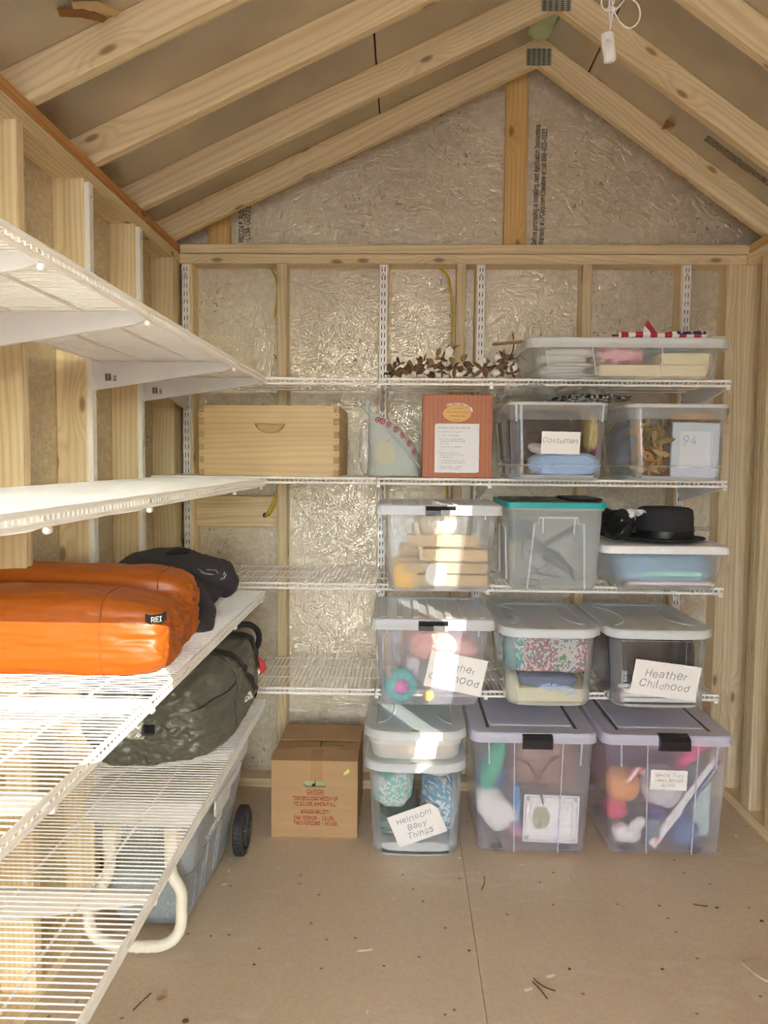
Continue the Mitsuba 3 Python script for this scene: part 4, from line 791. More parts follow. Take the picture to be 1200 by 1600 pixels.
sk = solo('small_flag', extr(Polygon([(0, 0), (.080, 0), (.036, .066)]), .010, frame((at(995, 520, 2.64)[0], 2.64, zf+.0005), (1, 0, 0), (0, .12, 1))), mat('flag_diagonal', mikit.proc(lambda p, n, uv: mix(RED, FWH, dr.select(dr.abs(dr.floor((p.x + p.z*.9)*36)*.5 - dr.floor(dr.floor((p.x + p.z*.9)*36)*.5)) > .25, 1., 0.))), .8), 'small flag folded to a triangle with slanting stripes, behind the rolled flag', 'flag')
for i in range(2): solo('pale_stick', tube([(fx1+.008, 2.595+.012*i, zf+.005), (fx1+.062-.01*i, 2.585+.02*i, zf+.0045+.003*i)], .004, 8), mat('stick_pale', (.70, .60, .36), .6), ('nearer', 'farther')[i] + ' pale wooden stick end at the right of the rolled flag', 'stick', smooth=40)
# cotton branch
cr = np.random.default_rng(12); k = thing('cotton_branch', 'dried cotton branch with white bolls and brown leaves lying on the top shelf', 'dried branch'); BRN = mat('twig_brown', (.10, .06, .035), .8)
cpts = [at(x, y, 2.78) for x, y in ((600, 583), (640, 580), (680, 572), (725, 578), (765, 574), (800, 566))]
part(k, 'stem', tube(spline(cpts, 40), .004, 7), BRN, 40)
for pts in (((680, 572, 2.78), (698, 556, 2.76), (704, 546, 2.75)), ((765, 574, 2.78), (795, 560, 2.76), (803, 538, 2.76)), ((640, 580, 2.78), (655, 572, 2.72), (664, 570, 2.70)), ((720, 578, 2.78), (735, 570, 2.72), (748, 578, 2.70))):
    part(k, 'twig', tube(spline([at(*q) for q in pts], 10), .0026, 6), BRN, 40)
COT = mat('cotton_white', (.80, .79, .76), .95, sheen=.5); CAL = mat('calyx_brown', (.13, .075, .04), .8)
bolls = ((702, 554, 2.70, .021), (697, 562, 2.72, .020), (713, 581, 2.69, .020), (720, 579, 2.71, .018), (750, 583, 2.68, .021), (752, 568, 2.73, .019), (781, 562, 2.72, .018), (801, 580, 2.71, .016), (800, 573, 2.73, .015), (686, 583, 2.70, .014), (666, 578, 2.70, .014), (648, 583, 2.71, .012), (775, 583, 2.70, .013))
for i, (x, y, Y, r) in enumerate(bolls):
    r *= 1.22
    o = at(x, y, Y); o[2] = max(o[2], ZT + r*1.15); R = trimesh.transformations.euler_matrix(*(cr.random(3)*6))
    lob = [lump((R[:3, :3] @ np.array(d))*r*.42, (r*.62,)*3, 2, .07, 3, i*5+j, 3) for j, d in enumerate(((1, 0, .2), (-1, 0, .2), (0, 1, .2), (0, -1, .2)))]
    bk = part(k, 'boll', xf(cat(*lob), tr(*o)), COT, True)
    pet = [xf(leafmesh(r*1.5, r*.34, .5, 0), R @ rot([0, 0, 1], 45+90*j) @ tr(0, 0, -r*.75)) for j in range(4)]
    part(bk, 'husk', xf(cat(*pet), tr(*o)), CAL, True)
DRY = [mat(f'dry_leaf_{i}', c, .75) for i, c in enumerate(((.20, .125, .065), (.13, .075, .04), (.27, .18, .09)))]
LF = [[shape(leafmesh(.034, .0125, c, i), m_, True) for c in (.35, -.5)] for i, m_ in enumerate(DRY)]
lpts = spline([at(x, y, 2.73) for x, y in ((608, 581), (640, 578), (675, 574), (700, 566), (735, 577), (770, 576), (797, 566))], 100)
for i in range(95):
    o = lpts[int(cr.integers(0, 100))] + cr.normal(size=3)*[.010, .030, .013]; o[2] = max(o[2], ZT+.016)
    M = tr(*o) @ rot([0, 0, 1], cr.random()*360) @ rot([0, 1, 0], -70+140*cr.random()**1.0) @ rot([1, 0, 0], cr.random()*360); tip = (M @ [.034, 0, 0, 1])[2]
    if tip < ZT+.008: M[2, 3] += ZT+.010-tip
    part(k, 'leaf', LF[i % 3][i % 2], None, tw=M)
for x, y, a_ in ((803, 532, 80), (706, 545, 10), (812, 554, -60), (806, 552, 200), (790, 556, 120), (612, 572, 150), (618, 574, 20), (662, 566, 60)):
    o = at(x, y, 2.71); M = frame(o, (math.cos(math.radians(a_)), .2, math.sin(math.radians(a_))), (0, 1, .3)); part(k, 'leaf', LF[0][0], None, tw=M)
solo('bamboo_stick', tube([at(770, 538, 2.90), at(840, 532, 2.96)], .0058, 10), mat('bamboo', (.36, .24, .11), .6), 'thin brown stick lying level beside the shallow bin above the cotton branch', 'stick', smooth=40)
# wooden bee box
k = thing('bee_box', 'wooden bee box with finger jointed corners and a scooped hand hold, on the second shelf', 'wooden box')
zb = ZBs[1] + .0006; o, e = at(310, 640, 2.665), at(530, 640, 2.665); X0, X1, Y0, Y1, Z1 = o[0], e[0], 2.665, 3.07, zb+.244
def fingers(n, first):
    zs = np.linspace(zb, Z1, n+1); return [(zs[i], zs[i+1]) for i in range(n) if i % 2 == first]
nf = 11; cut = [sbox(X0-.01, a-.0004, X0+.0192, b+.0004) for a, b in fingers(nf, 0)] + [sbox(X1-.0192, a-.0004, X1+.01, b+.0004) for a, b in fingers(nf, 0)]
cx_ = (X0+X1)/2 + .005; scoop = Polygon([(cx_-.052, Z1-.062)] + [(cx_-.052*math.cos(t), Z1-.062-.034*math.sin(t)) for t in np.linspace(.05, 3.09, 20)] + [(cx_+.052, Z1-.062)])
def uvm(m, ax, off, sc=1.0):
    v, f = m; v2 = v[f].reshape(-1, 3); f2 = np.arange(len(v2)).reshape(-1, 3); o_ = [i for i in range(3) if i != ax]
    _bid[0] += 1; uv = np.stack([10*_bid[0]+1+v2[:, ax], v2[:, o_].sum(1)*sc + .7*off], 1); return v2, f2, uv
fr_ = sbox(X0, zb, X1, Z1).difference(unary_union(cut + [scoop])); Mf = frame((0, Y0+.019, 0), (1, 0, 0), (0, 0, 1))
part(k, 'front_board', uvm(extr(fr_, .019, Mf), 0, 1), 'wood_box')
n_ = 14; sc = []
for i in range(n_):
    t = i/(n_-1); sc.append(np.array([(cx_-.0515*math.cos(a), Y0+.0005+.017*t, Z1-.062-(.034*math.sin(a))*(1-t**2.2) - .0002) for a in np.linspace(.0, 3.1416, 21)]))
part(k, 'hand_scoop', uvm((np.vstack(sc), (lambda q: np.vstack([q[:, [0, 1, 2]], q[:, [0, 2, 3]]]))(ring_faces(21, n_, False))), 0, 2), 'wood_box')
part(k, 'scoop_top', uvm(bx(cx_-.052, cx_+.052, Y0+.017, Y0+.0188, Z1-.097, Z1-.062), 0, 2), 'wood_box')
part(k, 'back_board', uvm(bx(X0+.02, X1-.02, Y1-.019, Y1, zb, Z1), 0, 3), 'wood_box')
for i, x in enumerate((X0, X1-.019)):
    part(k, 'side_board', uvm(bx(x, x+.019, Y0+.0195, Y1, zb, Z1), 1, 4+i), 'wood_box')
    for a, b in fingers(nf, 0): part(k, 'finger_end', uvm(bx(x, x+.019, Y0+.0008, Y0+.0195, a+.0005, b-.0005), 1, 7+i), mat('end_grain', mikit.proc(lambda p, n, uv: mix((.30, .18, .075), (.52, .34, .15), fbm(p.x*300, p.z*240, 1.0, 2))), .7))
    for a, b in fingers(nf, 1): part(k, 'nail', lathe([(0, .0), (.0016, 0), (.0016, .0006), (0, .0006)], 8, frame((x+.0095, Y0-.0001, (a+b)/2), (1, 0, 0), (0, 0, 1))), 'dark_gap')
# shopping bag
k = thing('shopping_bag', 'knotted white plastic shopping bag with red ring marks, leaning beside the orange box', 'plastic bag')
SB = {}; scene['bsdf_bag_film'] = {'type': 'principledthin', 'base_color': mikit.proc(lambda p, n, uv: mix((.62, .68, .66), (.80, .74, .48), (1-smoothstep(.030, .044, dr.sqrt(dr.square(p.x+.066)+dr.square((p.z-zb-.085)*.9))))*.55)), 'diff_trans': .5, 'roughness': .4, 'spec_trans': 0.0}
w = [at(575, 750, 2.72)[0], at(658, 750, 2.72)[0]]; xa, xb = w
rings = []
prof = ((.004, 0, 1), (.02, -.002, 1.01), (.06, -.001, .98), (.10, .0, .90), (.14, .004, .76), (.175, .012, .60), (.205, .022, .40), (.222, .030, .16))
for z, s, f in prof:
    top = (z/.222)**1.3; R_ = rrect(0, 1, 0, 1, 0, .3, 5); c0_, c1_ = xa, xb
    x_l, x_r = xa, xb - .003 - (xb-xa)*.80*min(1, z/.222)**2.6
    y_l, y_r = 2.69+.02*top, 2.69+.02*top + .15*(1-.8*top)
    rr = np.stack([x_l+(x_r-x_l)*R_[:, 0], y_l+(y_r-y_l)*R_[:, 1], R_[:, 0]*0+zb+z], 1); rr += (meshkit.fbm(rr*22+5, 3, 2)-.5)[:, None]*[.010, .018, .006]; rr[:, 2] = np.maximum(rr[:, 2], zb+.002); rings.append(rr)
bg = loft(rings); part(k, 'film', bg, 'bag_film', 40)
part(k, 'knot', skin([[((xa+.005, 2.735, zb+.222), .010), ((xa-.008, 2.735, zb+.240), .009), ((xa-.003, 2.735, zb+.262), .011)], [((xa-.008, 2.735, zb+.240), .008), ((xa-.022, 2.735, zb+.246), .006)]], .004, 5, .006, 70, 2), 'bag_film', True)
part(k, 'loose_handle', lump((xa-.012, 2.76, zb+.10), (.022, .03, .098), 2.2, .15, 4, 4), FILM, True)
fold = [(xa+.012+(xb-xa-.016)*t, 2.686+.018*(1-t), zb+.208-.175*t + .012*math.sin(3.1*t)) for t in np.linspace(0, 1, 14)]
part(k, 'fold', tube(fold, [.0022+.0016*math.sin(3.1*t) for t in np.linspace(0, 1, 14)], 8), 'bag_film', 40)
part(k, 'fold', tube([(xa+.07+.05*t, 2.688+.01*t, zb+.125+.028*math.sin(2.6*t)) for t in np.linspace(0, 1, 10)], .0022, 6), 'bag_film', 40)
for i, z_ in enumerate((.2085, .200, .186, .168, .146, .118, .088)):
    xr_ = xb - .003 - (xb-xa)*.80*(z_/.222)**2.6; x = xr_ - (.022, .020, .018, .016, .014, .012, .010)[i]; z = zb + z_ - (.010, .006, .004, .002, 0, 0, 0)[i]
    d = np.abs(bg[0][:-2, 2]-z) + np.abs(bg[0][:-2, 0]-x) + .5*np.abs(bg[0][:-2, 1]-2.69); y = bg[0][np.argsort(d)[:5]][:, 1].min() - .004
    ring = Point(0, 0).buffer(.0105, 5).difference(Point(0, 0).buffer(.0075, 5)).union(Point(0, 0).buffer(.0036, 4)); part(k, 'ring_mark', extr(ring, .0006, frame((x, y, z), (1, .3, 0), (0, .15, 1)) @ np.diag([1.0 - .05*i, 1, 1, 1])), mat('ring_red', (.38, .02, .05), .6))
# orange printed box
k = thing('orange_box', 'orange gift box with a white instruction panel on the second shelf', 'box')
o, e = at(661, 616, 2.67), at(768, 748, 2.67); X0, X1, Z1 = o[0], e[0], o[2]; W_ = X1-X0; Hh = Z1-zb; Y0 = 2.67
part(k, 'carton', bx(X0, X1, Y0, Y0+.11, zb, Z1, .0015), mat('orange_print', mikit.proc(lambda p, n, uv: mix((.33, .085, .014), (.40, .11, .022), dr.sin(p.x*420)*.5+.5)), .45))
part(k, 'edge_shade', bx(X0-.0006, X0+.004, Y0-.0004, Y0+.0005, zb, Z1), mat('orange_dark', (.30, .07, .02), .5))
pxm = W_/107.0; U = lambda x, y: (X0+(x-661)*pxm, Z1-(y-616)*Hh/132)
Mo = lambda x, y, d=.0004: frame((U(x, y)[0], Y0-d, U(x, y)[1]), (1, 0, 0), (0, 0, 1))
xl, zt_ = U(680, 662); xr, zl_ = U(748, 740); rr = .008
panel = sbox(xl, zl_, xr, zt_).difference(sbox(xl, zt_-rr, xl+rr, zt_)).difference(sbox(xr-rr, zl_, xr, zl_+rr)).union(Point(xl+rr, zt_-rr).buffer(rr, 6)).union(Point(xr-rr, zl_+rr).buffer(rr, 6))
pk_ = part(k, 'instruction_panel', extr(panel, .0004, frame((0, Y0-.0002, 0), (1, 0, 0), (0, 0, 1))), mat('panel_white', (.74, .74, .76), .6))
def fit(s, h, x, y, wmax, bold=False, d=.0008):
    m = text(s, h, None, bold); w_ = m[0][:, 0].max(); f = min(1.0, wmax/w_); v = m[0]*[f, 1, 1]; return xf((v, m[1]), Mo(x, y, d))
wp = 60*pxm
part(pk_, 'heading', fit('Instructions for your Turkey on the Table\u2122', .0042, 684, 669.5, wp), INK)
ln = [(674.5, '1.  Display your turkey in a visible place in your home.'), (680.5, '2.  Your turkey should start with no feathers.'), (686, '3.  Each day write down something you are thankful'), (689.5, '     for on one side of a feather and pass to the family'), (693, '     you do this meal.'), (698.5, '4.  Continue to add a "Thankful Feather" each day to'), (702, '     your turkey.'), (708, '5.  On Thanksgiving Day, proudly display your'), (711.5, '     "fully-dressed" Turkey on the Table, and read the'), (715, '     "Thankful Feathers" aloud.'), (720.5, '6.  Take a moment to remember that you have provided'), (724, '     a Thanksgiving dinner to someone less fortunate.'), (729.5, '7.  Keep your "Thankful Feathers" as a reminder of'), (733, '     all the things you have to be thankful for!')]
for y, s_ in ln: ind = len(s_) - len(s_.lstrip()); part(pk_, 'text_line', fit(s_.lstrip() if ind else s_, .0027, 684 + (4.2 if ind else 0), y+1, wp*(len(s_.lstrip())/54.0) if ind else wp*min(1, len(s_)/54.0)), INK)
ex, ez = U(713.5, 646); el = np.array([(ex+.0485*math.cos(t), ez+.0285*math.sin(t)) for t in np.linspace(0, 2*math.pi, 41)[:-1]])
ek = part(k, 'gold_oval', extr(Polygon(el), .0004, frame((0, Y0-.0002, 0), (1, 0, 0), (0, 0, 1))), mat('oval_gold', (.62, .36, .09), .5))
for y, s_ in ((637.5, '\u2022Plush turkey\u2022'), (643.7, '\u2022Turkey on the Table\u2122 book\u2022'), (649.8, '\u2022Thankful Feathers\u2122\u2022'), (655.8, '\u2022Marker\u2022')):
    m = text(s_, .0042); w_ = m[0][:, 0].max(); f = min(1, .086/w_); part(ek, 'text_line', xf((m[0]*[f, 1, 1] - [w_*f/2, 0, 0], m[1]), Mo(713.5, y+1.2, .0008)), mat('brown_ink', (.16, .05, .02), .6))
s_ = 'This box includes:'; tot = text_w(s_, .0085); adv = 0
for ch in s_:
    wch = text_w(ch, .0085) if ch != ' ' else .003
    if ch != ' ':
        a_ = (adv+wch/2 - .039)/.078*1.55; part(k, 'title_letter', text(ch, .0085, frame((ex+.0505*math.sin(a_), Y0-.0003, ez+.031*math.cos(a_)-.0005), (math.cos(a_*.75), 0, -math.sin(a_*.75)), (math.sin(a_*.75), 0, math.cos(a_*.75))) @ tr(-wch/2, 0, 0), True), mat('title_white', (.85, .83, .8), .6))
    adv += wch + .0012
# ------------------------------------------------------------------ cardboard box
k = thing('cardboard_box', 'brown cardboard box with red caution print on the floor by the stacked bins', 'cardboard box')
CARD = mat('cardboard', mikit.proc(lambda p, n, uv: mix((.40, .245, .12), (.47, .30, .155), fbm(p.x*5, p.z*60, p.y*5, 2))), .7)
o, e = at(424, 1309, 2.685), at(558, 1310, 2.685); X0, X1, Y0, Y1, Z1 = o[0], e[0], 2.685, 3.065, at(490, 1190, 2.685)[2]
hx_, hz_ = (X0+X1)/2 + .002, at(490, 1225, 2.685)[2]
slot_ = sbox(hx_-.030, hz_-.011, hx_+.030, hz_+.011).union(Point(hx_-.030, hz_).buffer(.011, 5)).union(Point(hx_+.030, hz_).buffer(.011, 5))
part(k, 'front_panel', extr(sbox(X0, .0005, X1, Z1).difference(slot_), .004, frame((0, Y0+.004, 0), (1, 0, 0), (0, 0, 1))), CARD)
part(k, 'sides', cat(bx(X0, X0+.004, Y0+.004, Y1, .0005, Z1), bx(X1-.004, X1, Y0+.004, Y1, .0005, Z1), bx(X0, X1, Y1-.004, Y1, .0005, Z1), bx(X0, X1, Y0, Y1, .0005, .004)), CARD)
part(k, 'inner_pack', bx(hx_-.05, hx_+.05, Y0+.012, Y0+.02, hz_-.03, hz_+.03), mat('pale_green_pack', (.36, .40, .20), .6))
part(k, 'inner_mark', cat(bx(hx_-.002, hx_+.001, Y0+.011, Y0+.012, hz_-.01, hz_+.012), xf(lathe([(.006, 0), (.006, .0006), (.0042, .0006), (.0042, 0)], 12), frame((hx_-.006, Y0+.0115, hz_-.009), (1, 0, 0), (0, 0, 1)))), INK)
# top: a back flap over side flaps, a front flap with a tab
def flap(pts, z=0, th=.003): P = np.array([(x, y, q) for x, y, q in pts]); v = np.vstack([P, P+[0, 0, th]]); h = trimesh.convex.convex_hull(v); return np.array(h.vertices), np.array(h.faces)
ym = Y0 + .085
part(k, 'back_flap', cat(flap([(X0+.002, Y1, Z1), (X1, Y1, Z1), (X1, Y1-.19, Z1+.006), (X0+.002, Y1-.19, Z1+.006)])), CARD)
part(k, 'side_flap', flap([(X0, Y1-.185, Z1+.001), (hx_+.002, Y1-.185, Z1-.001), (hx_+.002, ym-.01, Z1-.001), (X0, ym-.01, Z1+.001)]), CARD); part(k, 'side_flap', flap([(hx_+.006, Y1-.185, Z1-.001), (X1, Y1-.185, Z1+.001), (X1, ym-.01, Z1+.001), (hx_+.006, ym-.01, Z1-.001)]), CARD)
part(k, 'front_flap', cat(flap([(X0-.002, Y0, Z1), (X1, Y0, Z1), (X1-.002, ym, Z1+.009), (X0-.002, ym, Z1+.009)]), flap([(X0+.07, ym, Z1+.009), (X1-.07, ym, Z1+.009), (X1-.075, ym+.018, Z1+.011), (X0+.075, ym+.018, Z1+.011)])), CARD)
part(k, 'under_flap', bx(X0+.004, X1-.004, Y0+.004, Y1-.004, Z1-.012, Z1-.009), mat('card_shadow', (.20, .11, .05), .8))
tabz = Z1+.0095
part(k, 'flap_tab', extr(unary_union([Point(-.045, 0).buffer(.024, 6), Point(.045, 0).buffer(.024, 6), sbox(-.045, -.024, .045, .024)]), .002, frame((hx_+.002, Y1-.16, tabz-.001), (1, 0, 0), (0, 1, 0))), CARD)
og = lambda x: extr(Point(0, 0).buffer(1, 8).difference(Point(0, 0).buffer(.88, 8)), .0005, frame((hx_+.002+x, Y1-.16, tabz+.0011), (1, 0, 0), (0, 1, 0)) @ np.diag([.024, .016, 1, 1]))
part(k, 'red_print', cat(og(-.045), og(.045), *[bx(hx_+.002+sx*.045-.014+.006*i, hx_+.002+sx*.045-.010+.006*i, Y1-.163+.004*(i % 2), Y1-.157+.004*(i % 2), tabz+.001, tabz+.0016) for sx in (-1, 1) for i in range(5)], bx(hx_-.018, hx_+.022, Y1-.1655, Y1-.164, tabz+.001, tabz+.0015), bx(hx_-.018, hx_+.022, Y1-.156, Y1-.1545, tabz+.001, tabz+.0015)), mat('faded_red', (.42, .13, .07), .8))
part(k, 'tape', cat(bx(hx_-.017, hx_+.026, Y0-.0008, Y0+.0002, hz_+.012, Z1+.002), flap([(hx_-.017, Y0-.0006, Z1+.0028), (hx_+.026, Y0-.0006, Z1+.0028), (hx_+.026, ym, Z1+.0123), (hx_-.017, ym, Z1+.0123)], th=.0005)), mat('brown_tape', (.40, .225, .085), .25, clearcoat=.5))
part(k, 'sticker', extr(Polygon([(-.012, -.012), (-.008, -.004), (.006, .012), (.013, .004), (.010, -.005), (-.006, -.012)]), .0005, frame((at(541, 1206, Y0)[0], Y0-.0004, at(541, 1206, Y0)[2]), (1, 0, 0), (0, 0, 1))), mat('sticker_lime', (.62, .62, .18), .5))
for s_, x0_, y, w_, in (('CAUTION', 479, 1239.5, 27), ('THIS BOX CAN WEIGH UP', 457, 1250, 73), ('TO 50 LBS. WHEN FULL.', 458, 1258.5, 70), ('MAXIMUM LIFT:', 469.5, 1271, 47), ('ONE PERSON - 25 LBS.', 458.5, 1280.5, 67), ('TWO PERSONS - 50 LBS.', 458.5, 1288.5, 72)):
    m = text(s_, .0145, None, True); f = w_*2.685/1200/m[0][:, 0].max(); p_ = at(x0_, y, Y0); part(k, 'printed_line', xf((m[0]*[f, 1, 1], m[1]), frame((p_[0], Y0-.0003, p_[2]), (1, 0, 0), (0, 0, 1))), REDINK)
p_ = at(478.5, 1241.2, Y0); part(k, 'underline', bx(p_[0], p_[0]+28*2.685/1200, Y0-.0006, Y0, p_[2]-.0014, p_[2]), REDINK)
part(k, 'top_print', cat(*[xf(bx(0, .012, -.002, .0, 0, .0004), frame((X1-.09+.012*i, ym+.06, Z1+.0033), (.3, 1, 0), (-1, .3, 0))) for i in range(3)]), INK)
# ------------------------------------------------------------------ left side: cooler, duffel, orange sacks, backpack
k = thing('cooler', 'grey speckled wheeled cooler with an ivory swing handle under the left shelves', 'cooler')
def cool_fn(p, n, uv):
    r = noise(p.x*420, p.y*420, p.z*420); return mix((.23, .26, .295), (.48, .52, .56), smoothstep(.62, .82, r)*.75 + .15*fbm(p.x*8, p.y*8, p.z*8, 2))
CG = mat('cooler_grey', mikit.proc(cool_fn), .5); CLG = mat('cooler_lid', (.60, .63, .66), .45)
MC = tr(-.715, 2.36, 0) @ rot([0, 0, 1], -2.6)
CW, CL_ = .158, .285
def cr_(z, ins, r=.05): return xf((rrect(-CW+ins, CW-ins, -CL_+ins, CL_-ins, z, r, 6), np.zeros((1, 3), int)), MC)[0]
part(k, 'body', loft([cr_(.012, .062), cr_(.018, .052), cr_(.05, .042), cr_(.17, .027), cr_(.172, .030), cr_(.178, .030), cr_(.18, .025), cr_(.27, .008), cr_(.35, .0)], True, True), CG, 40)
part(k, 'lid', loft([cr_(.338, -.004), cr_(.348, -.012), cr_(.395, -.014), cr_(.408, -.006), cr_(.412, .006), cr_(.413, .05)], True, True), CLG, 40)
part(k, 'lid_skirt', xf(extr(Polygon([(-.2, .305), (-.19, .295), (-.05, .295), (-.035, .325), (.06, .33), (.10, .35), (-.2, .35)]), .006, frame((CW-.001, .05, 0), (0, 1, 0), (.04, 0, 1))), MC), CLG)
YN = 2.045
hp = [at(x, y, YN) for x, y in ((172, 1296), (173, 1325), (172, 1360), (158, 1388), (148, 1408), (150, 1432), (166, 1450), (200, 1459), (240, 1461), (272, 1455), (287, 1440), (289, 1405), (287, 1385), (272, 1362), (268, 1345), (267, 1320), (268, 1297))]
hp = np.array(hp); hp[:, 1] -= .05*np.clip((.30-hp[:, 2])/.25, 0, 1); hp[:, 2] = np.maximum(hp[:, 2], .03)
IV = mat('handle_ivory', (.72, .69, .60), .4)
hs = tube(spline(hp, 60), .016, 12); part(k, 'handle', hs, IV, 40)
for p_ in (hp[0], hp[-1]): part(k, 'handle_grip', loft([rrect(p_[0]-.019, p_[0]+.019, p_[1]-.016, p_[1]+.05, p_[2]+z, .012, 4) for z in (-.05, -.045, .002, .006)]), IV, 40)
hk = None
for i in range(3): q = hp[8] + (i-1)*(hp[9]-hp[7])*.22; part(k, 'grip_ring', xf(lathe([(.0150, -.002), (.0174, -.001), (.0174, .001), (.0150, .002)], 14), frame(q, hp[9]-hp[7], (0, 0, 1)) @ rot([0, 1, 0], 90)), IV, 40)
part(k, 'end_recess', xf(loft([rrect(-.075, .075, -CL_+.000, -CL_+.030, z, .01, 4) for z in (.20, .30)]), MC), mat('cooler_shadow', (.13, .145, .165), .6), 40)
def side_pt(y, z): f = np.interp(z, [.05, .17, .30, .405], [.042, .027, .008, 0]); return (MC @ [CW-f+.001, y, z, 1])[:3]
for pts in (((-.20, .05), (-.20, .155), (-.13, .16), (-.13, .05)), ((-.10, .05), (-.10, .215), (.0, .22), (.0, .05)), ((.03, .05), (.03, .26), (.1, .26))):
    part(k, 'side_ridge', tube([side_pt(*q) for q in pts], .0035, 6), CG, 40)
ML_ = frame(side_pt(-.15, .232) + [.0015, 0, 0], (.045, 1, .0), (.08, 0, 1))
part(k, 'logo_plate', extr(sbox(-.012, -.022, .19, .05).buffer(.004), .0016, ML_ @ tr(0, 0, -.0006)), mat('logo_plate_grey', (.22, .24, .27), .5)); part(k, 'logo', text('Coleman', .030, ML_ @ tr(0, -.006, .0012), True), mat('logo_white', (.78, .78, .80), .5)); part(k, 'logo_underline', extr(sbox(0, -.016, .16, -.013), .0005, ML_ @ tr(0, 0, .0012)), 'logo_white')
for sx in (1, -1):
    wk = part(k, 'wheel', xf(lathe([(.0, -.018), (.05, -.019), (.076, -.016), (.082, -.008), (.082, .008), (.076, .016), (.062, .018), (.058, .008), (.0, .010)], 40), MC @ tr(sx*(CW+.003), CL_-.075, .083) @ rot([0, 1, 0], 90)), RUBBER, 35)
    part(wk, 'tread', cat(*[xf(bx(.0812, .0836, -.003, .003, -.012, .012), MC @ tr(sx*(CW+.003), CL_-.075, .083) @ rot([0, 1, 0], 90) @ rot([0, 0, 1], 360*i/36)) for i in range(36)]), RUBBER, kind='stuff')
    part(wk, 'spokes', cat(*[xf(bx(.012, .058, -.005, .005, .008, .015, .002), MC @ tr(sx*(CW+.003), CL_-.075, .083) @ rot([0, 1, 0], 90) @ rot([0, 0, 1], 72*i)) for i in range(5)], xf(lathe([(0, .016), (.014, .016), (.016, .008), (0, .008)], 16), MC @ tr(sx*(CW+.003), CL_-.075, .083) @ rot([0, 1, 0], 90))), mat('wheel_grey', (.07, .07, .08), .45))
# olive duffel
OL = mat('olive_nylon', (.095, .098, .078), .38, sheen=.4, specular=.6)
DC, DS = np.array([-.684, 2.31, ZLs[3]+.146]), np.array([.207, .350, .148])
def duff(d):
    d = np.asarray(d, float); pw = 4.0; kk = (np.abs(d)**pw).sum(-1, keepdims=True)**(-1/pw); q = d*kk
    w = meshkit.fbm(d*[3.0, 4.5, 3.0] + 9, 4, 3); rd = 1-np.abs(meshkit.fbm(d*[5, 3.2, 4] + 40, 3, 8)-.5)*4; rd2 = 1-np.abs(meshkit.fbm(d*[6, 5, 8] + 70, 2, 5)-.5)*4
    q = q*(1 + .16*(w-.5)[..., None] + .030*np.clip(rd, 0, 1)[..., None] + .010*np.clip(rd2, 0, 1)[..., None]*np.clip(-d[..., 1:2]+.5, 0, 1) - .03)
    p = DC + q*DS; p[..., 2] = np.maximum(p[..., 2], ZLs[3]+.0006); p[..., 0] = np.maximum(p[..., 0], -.883); return p
v, f = ico(6); k = thing('duffel_bag', 'olive nylon duffel with black straps on the lowest left shelf', 'duffel bag')
part(k, 'body', (duff(v), f), OL, True)
STRAP = mat('strap_black', (.014, .015, .02), .6)
def band(yk, dy, th0, th1, off=.004, w=.019, n=40, skew=0.0):
    A, B_ = [], []
    for t in np.linspace(th0, th1, n):
        for L_, y in ((A, yk), (B_, yk+dy)):
            d = np.array([math.cos(t), y + skew*math.sin(t), math.sin(t)]); d /= np.linalg.norm(d); p = duff(d); nn = d/DS; nn /= np.linalg.norm(nn); L_.append(p + nn*off)
    v = np.vstack([A, B_]); i = np.arange(n-1); return v, np.vstack([np.stack([i, i+1, n+i+1], 1), np.stack([i, n+i+1, n+i], 1)])
part(k, 'strap', band(.15, .10, -.75, 2.2, .006, skew=-.60), STRAP, True); part(k, 'strap', band(.66, .12, -.55, 2.2, .006, skew=-.60), STRAP, True)
part(k, 'handle_loop', tube(spline([duff(np.array(d)/np.linalg.norm(d)) + np.array(o) for d, o in (((.45, .12, .8), (0, 0, .0)), ((.62, .3, .62), (.02, 0, .03)), ((.8, .5, .5), (.015, 0, .02)), ((.9, .66, .4), (.0, 0, .0)))], 20), .010, 8), STRAP, True)
sm = mat('seam_olive', (.022, .024, .02), .7)
part(k, 'seam', band(-.38, .012, -.6, 2.6, .0015), sm, True)
sd = [np.array([.62, y, .22]) for y in np.linspace(-.95, -.25, 20)]; part(k, 'seam', tube([duff(d/np.linalg.norm(d)) + [.001, -.001, .001] for d in sd], .002, 5), sm, True)
dtm = trimesh.Trimesh(duff(v), f, process=False)
def on_duffel(x, y):
    d = CR*(x-600)/F + CU*(800-y)/F + CF; h_, _, ti = dtm.ray.intersects_location([EYE], [d/np.linalg.norm(d)]); j = int(np.argmin(np.linalg.norm(h_-EYE, axis=1))); return h_[j], dtm.face_normals[ti[j]]
o, nn = on_duffel(232, 1142); Mb = frame(o, np.cross([0, 0, 1], nn), np.cross(nn, np.cross([0, 0, 1], nn)))
part(k, 'buckle', xf(bx(-.016, .016, -.014, .016, -.001, .008, .003), Mb), DARK); part(k, 'buckle_strap', xf(bx(-.005, .005, .012, .075, -.004, .006, .001), Mb), STRAP)
o, nn = on_duffel(386, 1092); Ml = frame(o + nn*.003, np.cross([0, 0, 1], nn), np.cross(nn, np.cross([0, 0, 1], nn)))
emb = [Polygon([(0, 0)] + [(r*math.cos(t), r*math.sin(t)) for t in np.linspace(0, 1.57, 10)]) for r in (.034, .025, .016)]
